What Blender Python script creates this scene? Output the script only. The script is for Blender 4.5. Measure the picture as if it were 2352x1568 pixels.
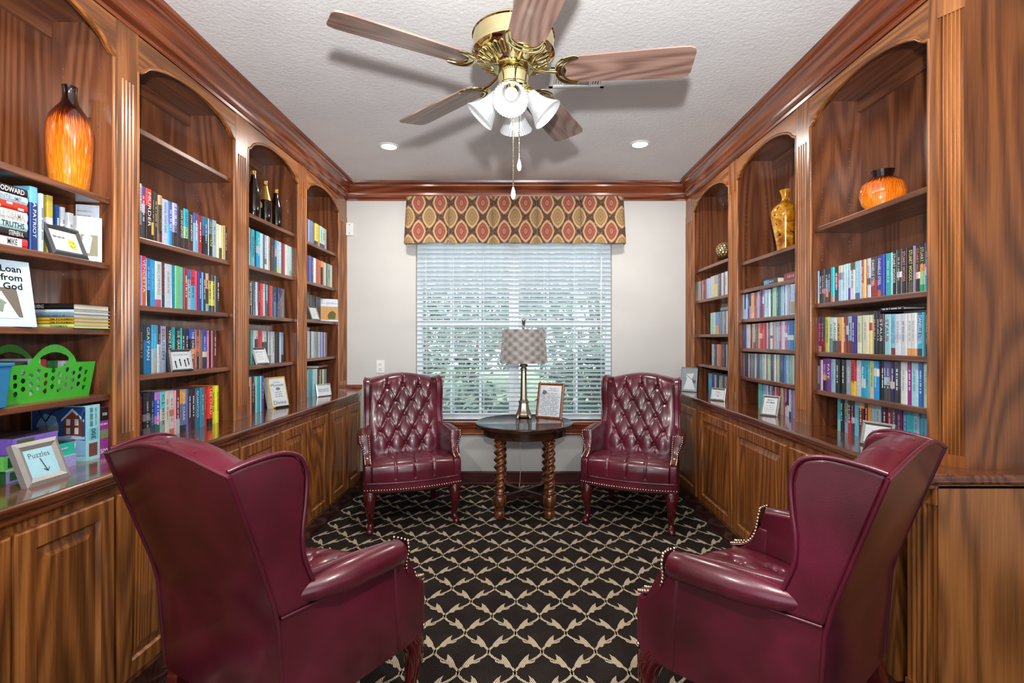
import bpy, bmesh, math, random
from mathutils import Vector, Matrix, noise as mnoise
random.seed(7)
for o in list(bpy.data.objects): bpy.data.objects.remove(o, do_unlink=True)
SC = bpy.context.scene
COL = SC.collection
PI = math.pi
# ------------------------------------------------------------------ camera, light, exposure
CAMZ, FPX, VX, VY = 1.325, 1150.0, 1195.0, 778.0
cam = bpy.data.cameras.new('camera'); camo = bpy.data.objects.new('camera', cam); COL.objects.link(camo)
cam.sensor_width = 36; cam.lens = 36*FPX/2352
cam.shift_x = (1176-VX)/2352; cam.shift_y = (VY-784)/2352
cam.clip_start = 0.02; cam.clip_end = 200
camo.location = (0, 0, CAMZ); camo.rotation_euler = (PI/2, 0, 0)
SC.camera = camo
W = bpy.data.worlds.new('sky'); SC.world = W; W.use_nodes = True
bg = W.node_tree.nodes['Background']; bg.inputs[0].default_value = (.84, .92, 1, 1); bg.inputs[1].default_value = 2.0
def light(name, kind, loc, power, size=.1, col=(1, 1, 1), rot=(0, 0, 0), **kw):
    l = bpy.data.lights.new(name, kind); l.energy = power; l.color = col
    if kind in ('POINT', 'SPOT'): l.shadow_soft_size = size
    if kind == 'AREA': l.shape = 'DISK'; l.size = size
    for k, v in kw.items(): setattr(l, k, v)
    o = bpy.data.objects.new(name, l); COL.objects.link(o); o.location = loc; o.rotation_euler = rot
    return o
light('camera_flash', 'SPOT', (0.03, -0.10, 1.60), 350, .035, (1, .985, .97), rot=(math.radians(90+34), 0, math.radians(5)), spot_size=math.radians(118), spot_blend=.75)
sun = light('sun', 'SUN', (0, 0, 8), 5.0, col=(1, .95, .86), rot=(math.radians(48), 0, math.radians(14))); sun.data.angle = .02
SC.view_settings.view_transform = 'Standard'; SC.view_settings.look = 'None'
SC.view_settings.exposure = 0.24; SC.view_settings.gamma = 1; SC.view_settings.use_curve_mapping = False
# ------------------------------------------------------------------ helpers
def s2l(c): c /= 255; return c/12.92 if c <= .04045 else ((c+.055)/1.055)**2.4
def hexc(h): return (s2l(int(h[0:2], 16)), s2l(int(h[2:4], 16)), s2l(int(h[4:6], 16)), 1)
def tag(o, label=None, cat=None, group=None, kind=None):
    for k, v in (('label', label), ('category', cat), ('group', group), ('kind', kind)):
        if v: o[k] = v
    return o
def empty(name, loc=(0, 0, 0), rz=0, label=None, cat=None, group=None):
    o = bpy.data.objects.new(name, None); COL.objects.link(o); o.location = loc; o.rotation_euler = (0, 0, rz)
    o.empty_display_size = .05
    return tag(o, label, cat, group)
class MB:
    def __init__(s): s.v = []; s.f = []; s.c = []; s.m = []
    def add(s, vs, fs, col=None, mi=0):
        b = len(s.v); s.v += [tuple(p) for p in vs]; s.f += [tuple(i+b for i in f) for f in fs]
        s.c += [col]*len(fs); s.m += [mi]*len(fs); return s
    def hexa(s, p, col=None, mi=0):   # 8 pts: bottom ring 0-3 ccw from above, top ring 4-7
        return s.add(p, [(3, 2, 1, 0), (4, 5, 6, 7), (0, 1, 5, 4), (1, 2, 6, 5), (2, 3, 7, 6), (3, 0, 4, 7)], col, mi)
    def box(s, x0, x1, y0, y1, z0, z1, col=None, mi=0):
        if x0 > x1: x0, x1 = x1, x0
        if y0 > y1: y0, y1 = y1, y0
        if z0 > z1: z0, z1 = z1, z0
        return s.hexa([(x0, y0, z0), (x1, y0, z0), (x1, y1, z0), (x0, y1, z0), (x0, y0, z1), (x1, y0, z1), (x1, y1, z1), (x0, y1, z1)], col, mi)
    def prism(s, poly, a0, a1, fn, col=None):   # poly of 2D pts, fn(p2, a) -> 3D
        n = len(poly); vs = [fn(p, a0) for p in poly]+[fn(p, a1) for p in poly]
        fs = [tuple(range(n))[::-1], tuple(range(n, 2*n))]+[(i, (i+1) % n, n+(i+1) % n, n+i) for i in range(n)]
        return s.add(vs, fs, col)
    def lathe(s, prof, n=24, c=(0, 0, 0), M=None, sy=1.0, rib=None, col=None, cap=True):
        vs = []; fs = []; k = len(prof)
        for j, (r, z) in enumerate(prof):
            for i in range(n):
                a = 2*PI*i/n; rr = r*(1+(rib(a, j) if rib else 0))
                p = Vector((rr*math.cos(a), rr*math.sin(a)*sy, z))
                if M is not None: p = M @ p
                vs.append((p.x+c[0], p.y+c[1], p.z+c[2]))
        for j in range(k-1):
            for i in range(n):
                i2 = (i+1) % n; fs.append((j*n+i, j*n+i2, (j+1)*n+i2, (j+1)*n+i))
        if cap:
            if prof[0][0] > 1e-4: fs.append(tuple(range(n))[::-1])
            if prof[-1][0] > 1e-4: fs.append(tuple((k-1)*n+i for i in range(n)))
        return s.add(vs, fs, col)
    def tube(s, pts, r, n=8, cap=True, sq=None, col=None):
        pts = [Vector(p) for p in pts]; k = len(pts); R = r if isinstance(r, (list, tuple)) else [r]*k
        vs = []; fs = []; up = None
        for j in range(k):
            t = (pts[min(j+1, k-1)]-pts[max(j-1, 0)]).normalized()
            if up is None: up = Vector((0, 0, 1)) if abs(t.z) < .9 else Vector((1, 0, 0))
            a = t.cross(up).normalized(); b = a.cross(t).normalized(); up = b
            for i in range(n):
                th = 2*PI*(i+.5)/n; vs.append(pts[j]+(a*math.cos(th)+b*math.sin(th)*(sq or 1))*R[j])
        for j in range(k-1):
            for i in range(n):
                i2 = (i+1) % n; fs.append((j*n+i, j*n+i2, (j+1)*n+i2, (j+1)*n+i))
        if cap: fs += [tuple(range(n))[::-1], tuple((k-1)*n+i for i in range(n))]
        return s.add(vs, fs, col)
    def grid(s, fn, nu, nv, col=None):
        vs = [fn(i/nu, j/nv) for j in range(nv+1) for i in range(nu+1)]; w = nu+1
        return s.add(vs, [(j*w+i, j*w+i+1, (j+1)*w+i+1, (j+1)*w+i) for j in range(nv) for i in range(nu)], col)
    def ball(s, c, r, n=8, m=5, sz=1.0, col=None):
        return s.lathe([(max(r*math.sin(PI*j/m), 1e-5), -r*math.cos(PI*j/m)*sz) for j in range(m+1)], n, c, col=col)
    def mesh(s, name, mats, smooth=None):
        me = bpy.data.meshes.new(name); me.from_pydata(s.v, [], s.f)
        for m in (mats if isinstance(mats, (list, tuple)) else [mats]): me.materials.append(m)
        if any(s.m): me.polygons.foreach_set('material_index', s.m)
        if any(c is not None for c in s.c):
            at = me.color_attributes.new('Col', 'FLOAT_COLOR', 'CORNER'); buf = []
            for p, c in zip(me.polygons, s.c): buf += list(c or (1, 1, 1, 1))*p.loop_total
            at.data.foreach_set('color', buf)
        if smooth is not None:
            me.polygons.foreach_set('use_smooth', [True]*len(me.polygons)); me.set_sharp_from_angle(angle=math.radians(smooth))
        me.update(); return me
    def build(s, name, mats, parent=None, smooth=None, bev=None, seg=2, loc=None, rz=None):
        o = bpy.data.objects.new(name, s.mesh(name, mats, smooth)); COL.objects.link(o)
        if parent: o.parent = parent
        if bev:
            b = o.modifiers.new('bevel', 'BEVEL'); b.width = bev; b.segments = seg; b.limit_method = 'ANGLE'; b.angle_limit = math.radians(35)
        if loc: o.location = loc
        if rz is not None: o.rotation_euler = (0, 0, rz)
        return o
def obj(name, me, parent=None, loc=(0, 0, 0), rot=(0, 0, 0), sc=(1, 1, 1), color=None):
    o = bpy.data.objects.new(name, me); COL.objects.link(o); o.parent = parent; o.location = loc; o.rotation_euler = rot; o.scale = sc
    if color: o.color = color
    return o
def copy_tree(o, parent=None):
    c = o.copy(); COL.objects.link(c); c.parent = parent
    for ch in o.children: copy_tree(ch, c)
    return c
def catmull(P, n):
    out = []; k = len(P)
    for i in range(k-1):
        p0, p1, p2, p3 = [Vector(P[max(0, min(k-1, i+d))]) for d in (-1, 0, 1, 2)]
        for j in range(n):
            t = j/n; out.append(.5*((2*p1)+(p2-p0)*t+(2*p0-5*p1+4*p2-p3)*t*t+(3*p1-p0-3*p2+p3)*t**3))
    out.append(Vector(P[-1])); return out
# ------------------------------------------------------------------ materials
class NT:
    def __init__(s, name):
        s.mat = bpy.data.materials.new(name); s.mat.use_nodes = True; s.t = s.mat.node_tree; s.b = s.t.nodes['Principled BSDF']
    def n(s, typ, **kw):
        nd = s.t.nodes.new(typ)
        for k, v in kw.items():
            if k.startswith('i_'): nd.inputs[k[2:].replace('_', ' ')].default_value = v
            else: setattr(nd, k, v)
        return nd
    def l(s, a, b): s.t.links.new(a, b)
    def math(s, op, a, b=None, c=None, clamp=False):
        nd = s.t.nodes.new('ShaderNodeMath'); nd.operation = op; nd.use_clamp = clamp
        for i, x in enumerate((a, b, c)):
            if x is None: continue
            if isinstance(x, (int, float)): nd.inputs[i].default_value = x
            else: s.l(x, nd.inputs[i])
        return nd.outputs[0]
    def ramp(s, fac, stops, interp='LINEAR'):
        nd = s.t.nodes.new('ShaderNodeValToRGB'); cr = nd.color_ramp; cr.interpolation = interp
        while len(cr.elements) < len(stops): cr.elements.new(.5)
        for e, (p, c) in zip(cr.elements, stops): e.position = p; e.color = c if len(c) == 4 else (*c, 1)
        s.l(fac, nd.inputs[0]); return nd.outputs[0]
    def mix(s, fac, a, b, mode='MIX'):
        nd = s.t.nodes.new('ShaderNodeMix'); nd.data_type = 'RGBA'; nd.blend_type = mode
        for i, x in ((0, fac), (6, a), (7, b)):
            if isinstance(x, (int, float)): nd.inputs[i].default_value = x
            elif isinstance(x, tuple): nd.inputs[i].default_value = x
            else: s.l(x, nd.inputs[i])
        return nd.outputs[2]
    def coords(s, kind='Object', scale=(1, 1, 1), loc=(0, 0, 0), rot=(0, 0, 0)):
        tc = s.n('ShaderNodeTexCoord'); mp = s.n('ShaderNodeMapping'); s.l(tc.outputs[kind], mp.inputs[0])
        mp.inputs['Scale'].default_value = scale; mp.inputs['Location'].default_value = loc; mp.inputs['Rotation'].default_value = rot
        return mp.outputs[0]
    def noise(s, vec, scale, detail=2, rough=.5, dist=0, w=None):
        nd = s.n('ShaderNodeTexNoise'); nd.inputs['Scale'].default_value = scale; nd.inputs['Detail'].default_value = detail
        nd.inputs['Roughness'].default_value = rough; nd.inputs['Distortion'].default_value = dist
        if w is not None: nd.noise_dimensions = '4D'; s.l(w, nd.inputs['W'])
        s.l(vec, nd.inputs['Vector']); return nd.outputs[0]
    def bump(s, h, strength=.2, dist=.01):
        nd = s.n('ShaderNodeBump'); nd.inputs['Strength'].default_value = strength; nd.inputs['Distance'].default_value = dist
        s.l(h, nd.inputs['Height']); s.l(nd.outputs[0], s.b.inputs['Normal'])
    def set(s, **kw):
        for k, v in kw.items(): s.b.inputs[k.replace('_', ' ')].default_value = v
        return s
def plain(name, col, rough=.5, metal=0, **kw):
    t = NT(name); c = hexc(col) if isinstance(col, str) else (*col, 1)
    t.set(Base_Color=c, Roughness=rough, Metallic=metal)
    v = t.coords(); nz = t.noise(v, 35, 3); t.l(t.mix(1, c, t.ramp(nz, [(.3, (.9, .9, .9)), (.7, (1, 1, 1))]), 'MULTIPLY'), t.b.inputs['Base Color'])
    for k, v in kw.items(): t.b.inputs[k.replace('_', ' ')].default_value = v
    return t.mat
def wood(name, axis, dark, mid, lite, rough=.32, coat=.35, fig=1.0, rings=165, along=.11):
    t = NT(name); info = t.n('ShaderNodeObjectInfo'); w = t.math('MULTIPLY', info.outputs['Random'], 17)
    sc = [1, 1, 1]; sc['xyz'.index(axis)] = along
    v = t.coords(scale=tuple(sc)); a = t.noise(v, 3.6*fig, .8, .35, .2, w)
    sn = t.math('SINE', t.math('MULTIPLY', a, rings)); sn = t.math('MULTIPLY_ADD', sn, .5, .5); sn = t.math('POWER', sn, 1.5)
    sf = [1, 1, 1]; sf['xyz'.index(axis)] = .035
    v2 = t.coords(scale=tuple(sf)); p = t.noise(v2, 130, 3, .6, 0, w); q = t.noise(v2, 26, 2, .5, 0, w)
    f = t.math('ADD', t.math('MULTIPLY', sn, .27), t.math('ADD', t.math('MULTIPLY', p, .55), t.math('MULTIPLY', q, .32)))
    c = t.ramp(f, [(.30, hexc(lite)), (.52, hexc(mid)), (.84, hexc(dark))])
    t.l(c, t.b.inputs['Base Color']); t.set(Roughness=rough, Coat_Weight=coat, Coat_Roughness=.12)
    t.bump(p, .12, .002); return t.mat
M = {}
for ax in 'xyz':
    M['oak_'+ax] = wood('varnished_oak_'+ax, ax, '4e2a10', '885024', 'ae6e37')
    M['inner_'+ax] = wood('brown_oak_'+ax, ax, '452417', '6c3e26', '855234', rough=.3, coat=.4, rings=120)
    M['top_'+ax] = wood('counter_oak_'+ax, ax, '34170c', '5a2e19', '743f24', rough=.16, coat=.8, rings=110)
    M['trim_'+ax] = wood('red_oak_trim_'+ax, ax, '45180a', '7c3a1a', '9c5428', rough=.25, coat=.6)
M['base'] = wood('dark_red_baseboard', 'x', '2a0c0a', '4a1a16', '5c261e', rough=.35)
M['tablewood'] = wood('table_dark_walnut', 'x', '160b08', '2c1812', '3a2018', rough=.18, coat=.7, fig=1.6)
M['twist'] = wood('turned_walnut', 'z', '2c1408', '5c2f16', '804a26', rough=.22, coat=.6, fig=2)
M['blade'] = wood('fan_blade_walnut', 'x', '5a4138', '86695e', '9c7f72', rough=.4, coat=.2, fig=1.6, rings=110, along=.16)
M['framewood'] = wood('frame_cherry', 'z', '3c1a0a', '74380f', '96501e', fig=3)
M['mahog'] = plain('mahogany_leg', '4a0a10', .2, Coat_Weight=.6)
def leather():
    t = NT('burgundy_leather'); v = t.coords(); a = t.noise(v, 5, 3, .55); b = t.noise(v, 1.7, 1)
    f = t.math('ADD', t.math('MULTIPLY', a, .6), t.math('MULTIPLY', b, .5))
    t.l(t.ramp(f, [(.32, hexc('30070f')), (.52, hexc('4e0e1f')), (.75, hexc('681732'))]), t.b.inputs['Base Color'])
    t.set(Roughness=.3, Coat_Weight=.35, Coat_Roughness=.15, Specular_IOR_Level=.55)
    vo = t.n('ShaderNodeTexVoronoi'); vo.inputs['Scale'].default_value = 320; t.l(v, vo.inputs['Vector'])
    t.bump(vo.outputs[0], .08, .002); return t.mat
M['leather'] = leather()
def attr_mat(name, rough, obj_col=False, coat=0):
    t = NT(name)
    if obj_col: nd = t.n('ShaderNodeObjectInfo'); c = nd.outputs['Color']
    else: nd = t.n('ShaderNodeVertexColor', layer_name='Col'); c = nd.outputs['Color']
    v = t.coords(); nz = t.noise(v, 60, 2)
    t.l(t.mix(1, c, t.ramp(nz, [(.3, (.86, .86, .86)), (.7, (1, 1, 1))]), 'MULTIPLY'), t.b.inputs['Base Color'])
    t.set(Roughness=rough, Coat_Weight=coat, Coat_Roughness=.1); return t.mat
M['cover'] = attr_mat('book_jacket', .32, coat=.25)
M['print'] = attr_mat('printed_ink', .45, obj_col=True)
M['box'] = attr_mat('printed_card', .3, coat=.3)
def pages():
    t = NT('book_pages'); v = t.coords(scale=(700, 3, 3)); nz = t.noise(v, 1, 1)
    t.l(t.ramp(nz, [(.3, hexc('b4ae9c')), (.7, hexc('e4dfd0'))]), t.b.inputs['Base Color']); t.set(Roughness=.8); return t.mat
M['pages'] = pages()
def wall_mat():
    t = NT('painted_wall'); v = t.coords(); nz = t.noise(v, 3, 2); t.l(t.ramp(nz, [(.3, hexc('c3c2bf')), (.7, hexc('c8c7c4'))]), t.b.inputs['Base Color']); t.set(Roughness=.8); t.bump(t.noise(v, 160, 3), .1, .004); return t.mat
M['wall'] = wall_mat()
def ceil_mat():
    t = NT('textured_ceiling'); v = t.coords(); nz = t.noise(v, 55, 4, .6); n2 = t.noise(v, 3, 2)
    t.l(t.ramp(n2, [(.3, hexc('e2e2e4')), (.7, hexc('eaeaea'))]), t.b.inputs['Base Color']); t.set(Roughness=.85); t.bump(nz, .35, .012); return t.mat
M['ceil'] = ceil_mat()
M['brass'] = plain('polished_brass', 'ddcf9e', .09, 1)
M['brassdark'] = plain('antique_nailhead_brass', 'f0e0bc', .18, 1)
M['chrome'] = plain('silver_metal', 'd4d4d0', .16, 1)
M['silver'] = plain('brushed_silver_frame', '8e8b86', .38, .75)
M['darkpewter'] = plain('dark_pewter_frame', '5e5e62', .35, .8)
M['pewter'] = plain('champagne_lamp_metal', '8f8578', .28, .85)
M['lightsilver'] = plain('pale_silver_frame', '8e8b87', .4, .3)
M['white'] = plain('white_plastic', 'e8e8e6', .4)
M['vinyl'] = plain('white_vinyl', 'e2e8ec', .45)
def slat():
    t = NT('blind_slat'); t.set(Base_Color=hexc('dfe7ee'), Roughness=.35)
    v = t.coords(); nz = t.noise(v, 20, 2); t.l(t.ramp(nz, [(.3, hexc('d6e0e8')), (.7, hexc('e6edf2'))]), t.b.inputs['Base Color'])
    return t.mat
M['slat'] = slat()
M['black'] = plain('black_plastic', '161616', .35)
M['shadowgap'] = plain('shade_and_cloth_black', '120c0a', .8)  # near-black for the vent's painted shade and the cloth under the chairs
M['paper'] = plain('white_paper', 'c8ced4', .55)
M['bluepaper'] = plain('pale_blue_paper', '98c4d0', .4)
M['greenplastic'] = plain('lime_green_plastic', '40b032', .3, Coat_Weight=.3)
M['blueplastic'] = plain('teal_blue_plastic', '2c78a8', .3)
M['grass'] = plain('outdoor_lawn', '98a88a', .9)  # lawn and leaf greens are greyed, with outdoor haze put into them
M['leaf'] = plain('shrub_leaf', '7c9480', .55)
M['leafdark'] = plain('dark_shrub_leaf', '5c7464', .55)
M['flower'] = plain('pink_blossom', 'e58fa6', .6)
M['bark'] = plain('grey_bark', '7a6a5c', .9)
def emis(name, col, st):
    t = NT(name); t.set(Base_Color=(*col, 1), Emission_Color=(*col, 1), Emission_Strength=st); nd = t.n('ShaderNodeTexNoise'); return t.mat
M['bulb'] = emis('lit_bulb', (1, .97, .92), 1.6)
M['canlens'] = emis('lit_can_lens', (1, .96, .9), 5)
def shade_glass():
    t = NT('ribbed_frosted_glass'); t.set(Base_Color=(.93, .95, .96, 1), Roughness=.12, Transmission_Weight=.55, IOR=1.3, Emission_Color=(1, .98, .95, 1), Emission_Strength=.03)
    v = t.coords(); nz = t.noise(v, 30, 1); t.l(t.ramp(nz, [(0, (.50, .53, .55)), (1, (.60, .62, .64))]), t.b.inputs['Base Color']); return t.mat
M['shade'] = shade_glass()
def glass():
    t = NT('window_glass'); t.set(Base_Color=(.9, .97, .98, 1), Roughness=.02, IOR=1.1, Transmission_Weight=1)
    tr = t.n('ShaderNodeBsdfTransparent'); gl = t.n('ShaderNodeBsdfGlossy'); gl.inputs['Roughness'].default_value = .03
    tr.inputs[0].default_value = (.93, .97, .97, 1); mx = t.n('ShaderNodeMixShader'); mx.inputs[0].default_value = .06
    t.l(tr.outputs[0], mx.inputs[1]); t.l(gl.outputs[0], mx.inputs[2])
    t.l(mx.outputs[0], t.t.nodes['Material Output'].inputs[0]); return t.mat
M['glass'] = glass()
# ------------------------------------------------------------------ lettering
_txt = {}
def text_mesh(s, bold=0.0):
    k = (s, bold)
    if k in _txt: return _txt[k]
    cu = bpy.data.curves.new('lettering', 'FONT'); cu.body = s; cu.resolution_u = 2; cu.align_x = 'CENTER'; cu.offset = bold; cu.space_line = .95
    o = bpy.data.objects.new('lettering', cu); COL.objects.link(o)
    dg = bpy.context.evaluated_depsgraph_get(); me = bpy.data.meshes.new_from_object(o.evaluated_get(dg))
    bpy.data.objects.remove(o); bpy.data.curves.remove(cu)
    xs = [v.co.x for v in me.vertices]; ys = [v.co.y for v in me.vertices]
    x0, x1, y0, y1 = min(xs), max(xs), min(ys), max(ys)
    for v in me.vertices: v.co = ((v.co.x-(x0+x1)/2)/(x1-x0), (v.co.y-(y0+y1)/2)/(y1-y0), 0)
    me.materials.clear(); me.materials.append(M['print']); me.name = 'lettering'
    _txt[k] = (me, (x1-x0)/(y1-y0)); return _txt[k]
def dash_mesh(i):
    k = ('dash', i)
    if k in _txt: return _txt[k]
    rnd = random.Random(i); mb = MB(); x = -.5
    while x < .46:
        w = rnd.uniform(.025, .05); h = rnd.choice([.5, .5, .42, .36])
        mb.add([(x, -.5, 0), (min(x+w, .5), -.5, 0), (min(x+w, .5), h, 0), (x, h, 0)], [(0, 1, 2, 3)])
        x += w+(.016 if rnd.random() < .8 else .07)
    _txt[k] = (mb.mesh('lettering', M['print']), 6.0); return _txt[k]
def put_text(parent, s, w, h, loc, rot, col, bold=0.0, name='lettering', keep=True):
    me, asp = text_mesh(s, bold)
    if keep:
        if w/h > asp: w = h*asp
        else: h = w/asp
    return obj(name, me, parent, loc, rot, (w, h, 1), hexc(col))
# ------------------------------------------------------------------ room shell
YB, HC, FL, FR = 4.55, 2.737, 1.583, 1.511      # back wall, ceiling height, bookcase fronts left and right
DEP = 0.27
XL, XR = -(FL+DEP+.02), FR+DEP+.02
YN = -2.4
RETY = 1.74                                       # the right bookcase ends in a panel that faces the camera
WX0, WX1, WZ0, WZ1 = -.955, .838, .585, 2.36
def struct(o): o['kind'] = 'structure'; return o
floor = struct(MB().box(XL-.1, 3.0, YN, YB+.12, -.06, 0).build('floor', None))
ceiling = struct(MB().box(XL-.1, 3.0, YN, YB+.12, HC, HC+.08).build('ceiling', M['ceil']))
m = MB()
for a in ((XL-.1, WX0, 0, HC), (WX1, 3.0, 0, HC), (WX0, WX1, 0, WZ0), (WX0, WX1, WZ1, HC)): m.box(a[0], a[1], YB, YB+.12, a[2], a[3])
struct(m.build('wall_back', M['wall']))
struct(MB().box(XL-.1, XL, YN, YB, 0, HC).build('wall_left', M['wall']))
struct(MB().box(XR, XR+.1, RETY+.05, YB, 0, HC).build('wall_right', M['wall']))
struct(MB().box(2.9, 3.0, YN, RETY+.2, 0, HC).build('wall_side', M['wall']))
# carpet: dark weave with a beige trellis of vines and leaves
def carpet():
    t = NT('charcoal_carpet'); v = t.coords(); a = t.noise(v, 240, 2, .7); b = t.noise(v, 7, 2)
    wv = t.n('ShaderNodeTexWave', bands_direction='DIAGONAL'); wv.inputs['Scale'].default_value = 46; t.l(v, wv.inputs['Vector'])
    f = t.math('ADD', t.math('MULTIPLY', a, .6), t.math('ADD', t.math('MULTIPLY', b, .25), t.math('MULTIPLY', wv.outputs[1], .16)))
    t.l(t.ramp(f, [(.32, hexc('0e0b0a')), (.5, hexc('211b19')), (.75, hexc('3a312c'))]), t.b.inputs['Base Color'])
    t.set(Roughness=.95, Specular_IOR_Level=.1); t.bump(a, .5, .004); return t.mat
def yarn():
    t = NT('beige_vine_yarn'); v = t.coords(rot=(0, 0, math.radians(-22))); wv = t.n('ShaderNodeTexWave', bands_direction='X')
    wv.inputs['Scale'].default_value = 48; wv.inputs['Distortion'].default_value = .5; t.l(v, wv.inputs['Vector']); a = t.noise(v, 180, 2)
    f = t.math('ADD', t.math('MULTIPLY', wv.outputs[1], .62), t.math('MULTIPLY', a, .4))
    t.l(t.ramp(f, [(.24, hexc('54483c')), (.40, hexc('9c8d76')), (.8, hexc('cabba0'))]), t.b.inputs['Base Color'])
    t.set(Roughness=.95, Specular_IOR_Level=.1); return t.mat
floor.data.materials.clear(); floor.data.materials.append(carpet())
PX, PY = .2266, .27
pm = MB(); zc = .0012
leafp = [(0, 0), (.004, .016), (.014, .021), (.024, .018), (.036, .024), (.044, .036), (.058, .044), (.074, .040), (.062, .036), (.056, .026), (.062, .014), (.080, .006), (.096, .002), (.07, -.006), (.03, -.008), (.01, -.006)]
def leaf(cx, cy, ang, mir):
    ca, sa = math.cos(ang), math.sin(ang); vs = [(cx+ca*.012, cy+sa*.012, zc)]
    for (a, b) in leafp: b *= mir; vs.append((cx+ca*a-sa*b, cy+sa*a+ca*b, zc+.0002))
    n = len(leafp); cen = (sum(v[0] for v in vs[1:])/n, sum(v[1] for v in vs[1:])/n, zc+.0002); vs[0] = cen
    for i in range(n):
        j = (i+1) % n; pm.add([vs[0], vs[1+i], vs[1+j]], [(0, 1, 2) if mir > 0 else (0, 2, 1)])
X0C, Y0C = (1184-VX)*2.257/FPX, 2.257
i0, i1 = -9, 10
for i in range(i0, i1):
    for s in (-1, 1):
        xc = X0C+i*PX+PX/4*0
        pts = []; ny = int((YB-.6)/PY*12)
        for j in range(ny+1):
            y = .6+j*PY/12
            if y > YB: break
            ph = 2*PI*(y-Y0C)/PY; xx = xc+PX/2*.5*(1 if s > 0 else -1)*(1-math.cos(ph)); pts.append((xx, y))
        if any(x > FR-.1 or x < -FL+.1 for x, _ in pts): continue
        for j in range(len(pts)-1):
            (ax, ay), (bx, by) = pts[j], pts[j+1]; d = Vector((bx-ax, by-ay)).normalized(); nx, nyy = -d.y*.0058, d.x*.0058
            pm.add([(ax-nx, ay-nyy, zc), (bx-nx, by-nyy, zc), (bx+nx, by+nyy, zc), (ax+nx, ay+nyy, zc)], [(0, 1, 2, 3)])
        j = 0; y = Y0C-7*PY
        while y < YB:
            for (fr, dr, mr) in ((.12, 1, 1), (.62, 1, -1)):
                yy = y+fr*PY; ph = 2*PI*fr
                if .65 < yy < YB-.08:
                    xx = xc+PX/4*s*(1-math.cos(ph)); dxdy = PX/4*s*math.sin(ph)*2*PI/PY
                    leaf(xx, yy, math.atan2(1, dxdy)+(.28*s*mr), -s*mr)
            y += PY
pat = pm.build('vine_pattern', yarn(), floor); tag(pat, 'beige leafy vine trellis woven into the carpet', kind='stuff')
# baseboards, crown
struct(MB().box(XL, WX0-.2, YB-.012, YB, 0, .125).box(WX0-.2, FR, YB-.012, YB, 0, .125).box(-FL, FR, YB-.018, YB, 0, .022).box(-FL, FR, YB-.016, YB, .105, .115).build('baseboard_back', M['base'], bev=.003))
CP = [(0, 2.578), (.010, 2.578), (.014, 2.592), (.010, 2.60), (.018, 2.604), (.030, 2.610), (.034, 2.622), (.036, 2.64), (.046, 2.662), (.064, 2.682), (.074, 2.690), (.076, 2.704), (.086, 2.708), (.092, 2.720), (.096, 2.737), (0, 2.737)]
def crown(name, a, b, mat):     # a, b: fn(p)-> (x,y) at both ends
    mb = MB(); n = len(CP); vs = [(*a(p), z) for p, z in CP]+[(*b(p), z) for p, z in CP]
    mb.add(vs, [(i, i+1, n+i+1, n+i) for i in range(n-1)]+[tuple(range(n)), tuple(range(2*n-1, n-1, -1))])
    return struct(mb.build(name, mat))
crown('trim_1', lambda p: (-FL+p, .3), lambda p: (-FL+p, YB-p), M['trim_y'])
crown('trim_2', lambda p: (-FL+p, YB-p), lambda p: (FR-p, YB-p), M['trim_x'])
crown('trim_3', lambda p: (FR-p, YB-p), lambda p: (FR-p, RETY-p), M['trim_y'])
crown('trim_4', lambda p: (FR-p, RETY-p), lambda p: (2.9, RETY-p), M['trim_x'])
# window: frame, sashes, muntins, panes, stool and apron
wf = empty('window_1', (0, YB+.09, WZ0)); wf['kind'] = 'structure'
def wpart(name, mb, mat, bev=.003, parent=wf): return mb.build(name, mat, parent, bev=bev)
y0, y1 = -.03, .03; H = WZ1-WZ0; xm = (WX0+WX1)/2
wpart('window_frame', MB().box(WX0, WX0+.05, y0, y1, 0, H).box(WX1-.05, WX1, y0, y1, 0, H).box(WX0, WX1, y0, y1, 0, .05).box(WX0, WX1, y0, y1, H-.05, H), M['vinyl'])
wpart('mullion', MB().box(xm-.045, xm+.045, y0-.01, y1, 0, H), M['vinyl'])
for a, b in ((WX0+.05, xm-.045), (xm+.045, WX1-.05)):
    wpart('meeting_rail', MB().box(a, b, y0, y1, H*.5-.025, H*.5+.025), M['vinyl'])
    mt = MB()
    for k in (1, 2): xx = a+(b-a)*k/3; mt.box(xx-.01, xx+.01, -.012, .012, .05, H-.05)
    for k in (.25, .75): mt.box(a, b, -.012, .012, H*k-.01, H*k+.01)
    wpart('muntin', mt, M['vinyl'])
    for z0, z1 in ((.05, H*.5-.025), (H*.5+.025, H-.05)): wpart('pane', MB().box(a, b, -.003, .003, z0, z1), M['glass'], None)
st = MB().box(WX0-.07, WX1+.07, -.20+.02, -.03, -.03, 0).box(WX0-.04, WX1+.04, -.155, -.09, -.06, -.03).box(WX0-.04, WX1+.04, -.125, -.09, -.115, -.06).box(WX0-.04, WX1+.04, -.135, -.09, -.125, -.108)
wpart('window_sill', st, M['trim_x'], .004)
wpart('window_reveal', MB().box(WX0, WX0+.006, -.09, -.03, 0, H).box(WX1-.006, WX1, -.09, -.03, 0, H).box(WX0, WX1, -.09, -.03, H-.006, H), M['wall'], None)
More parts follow.
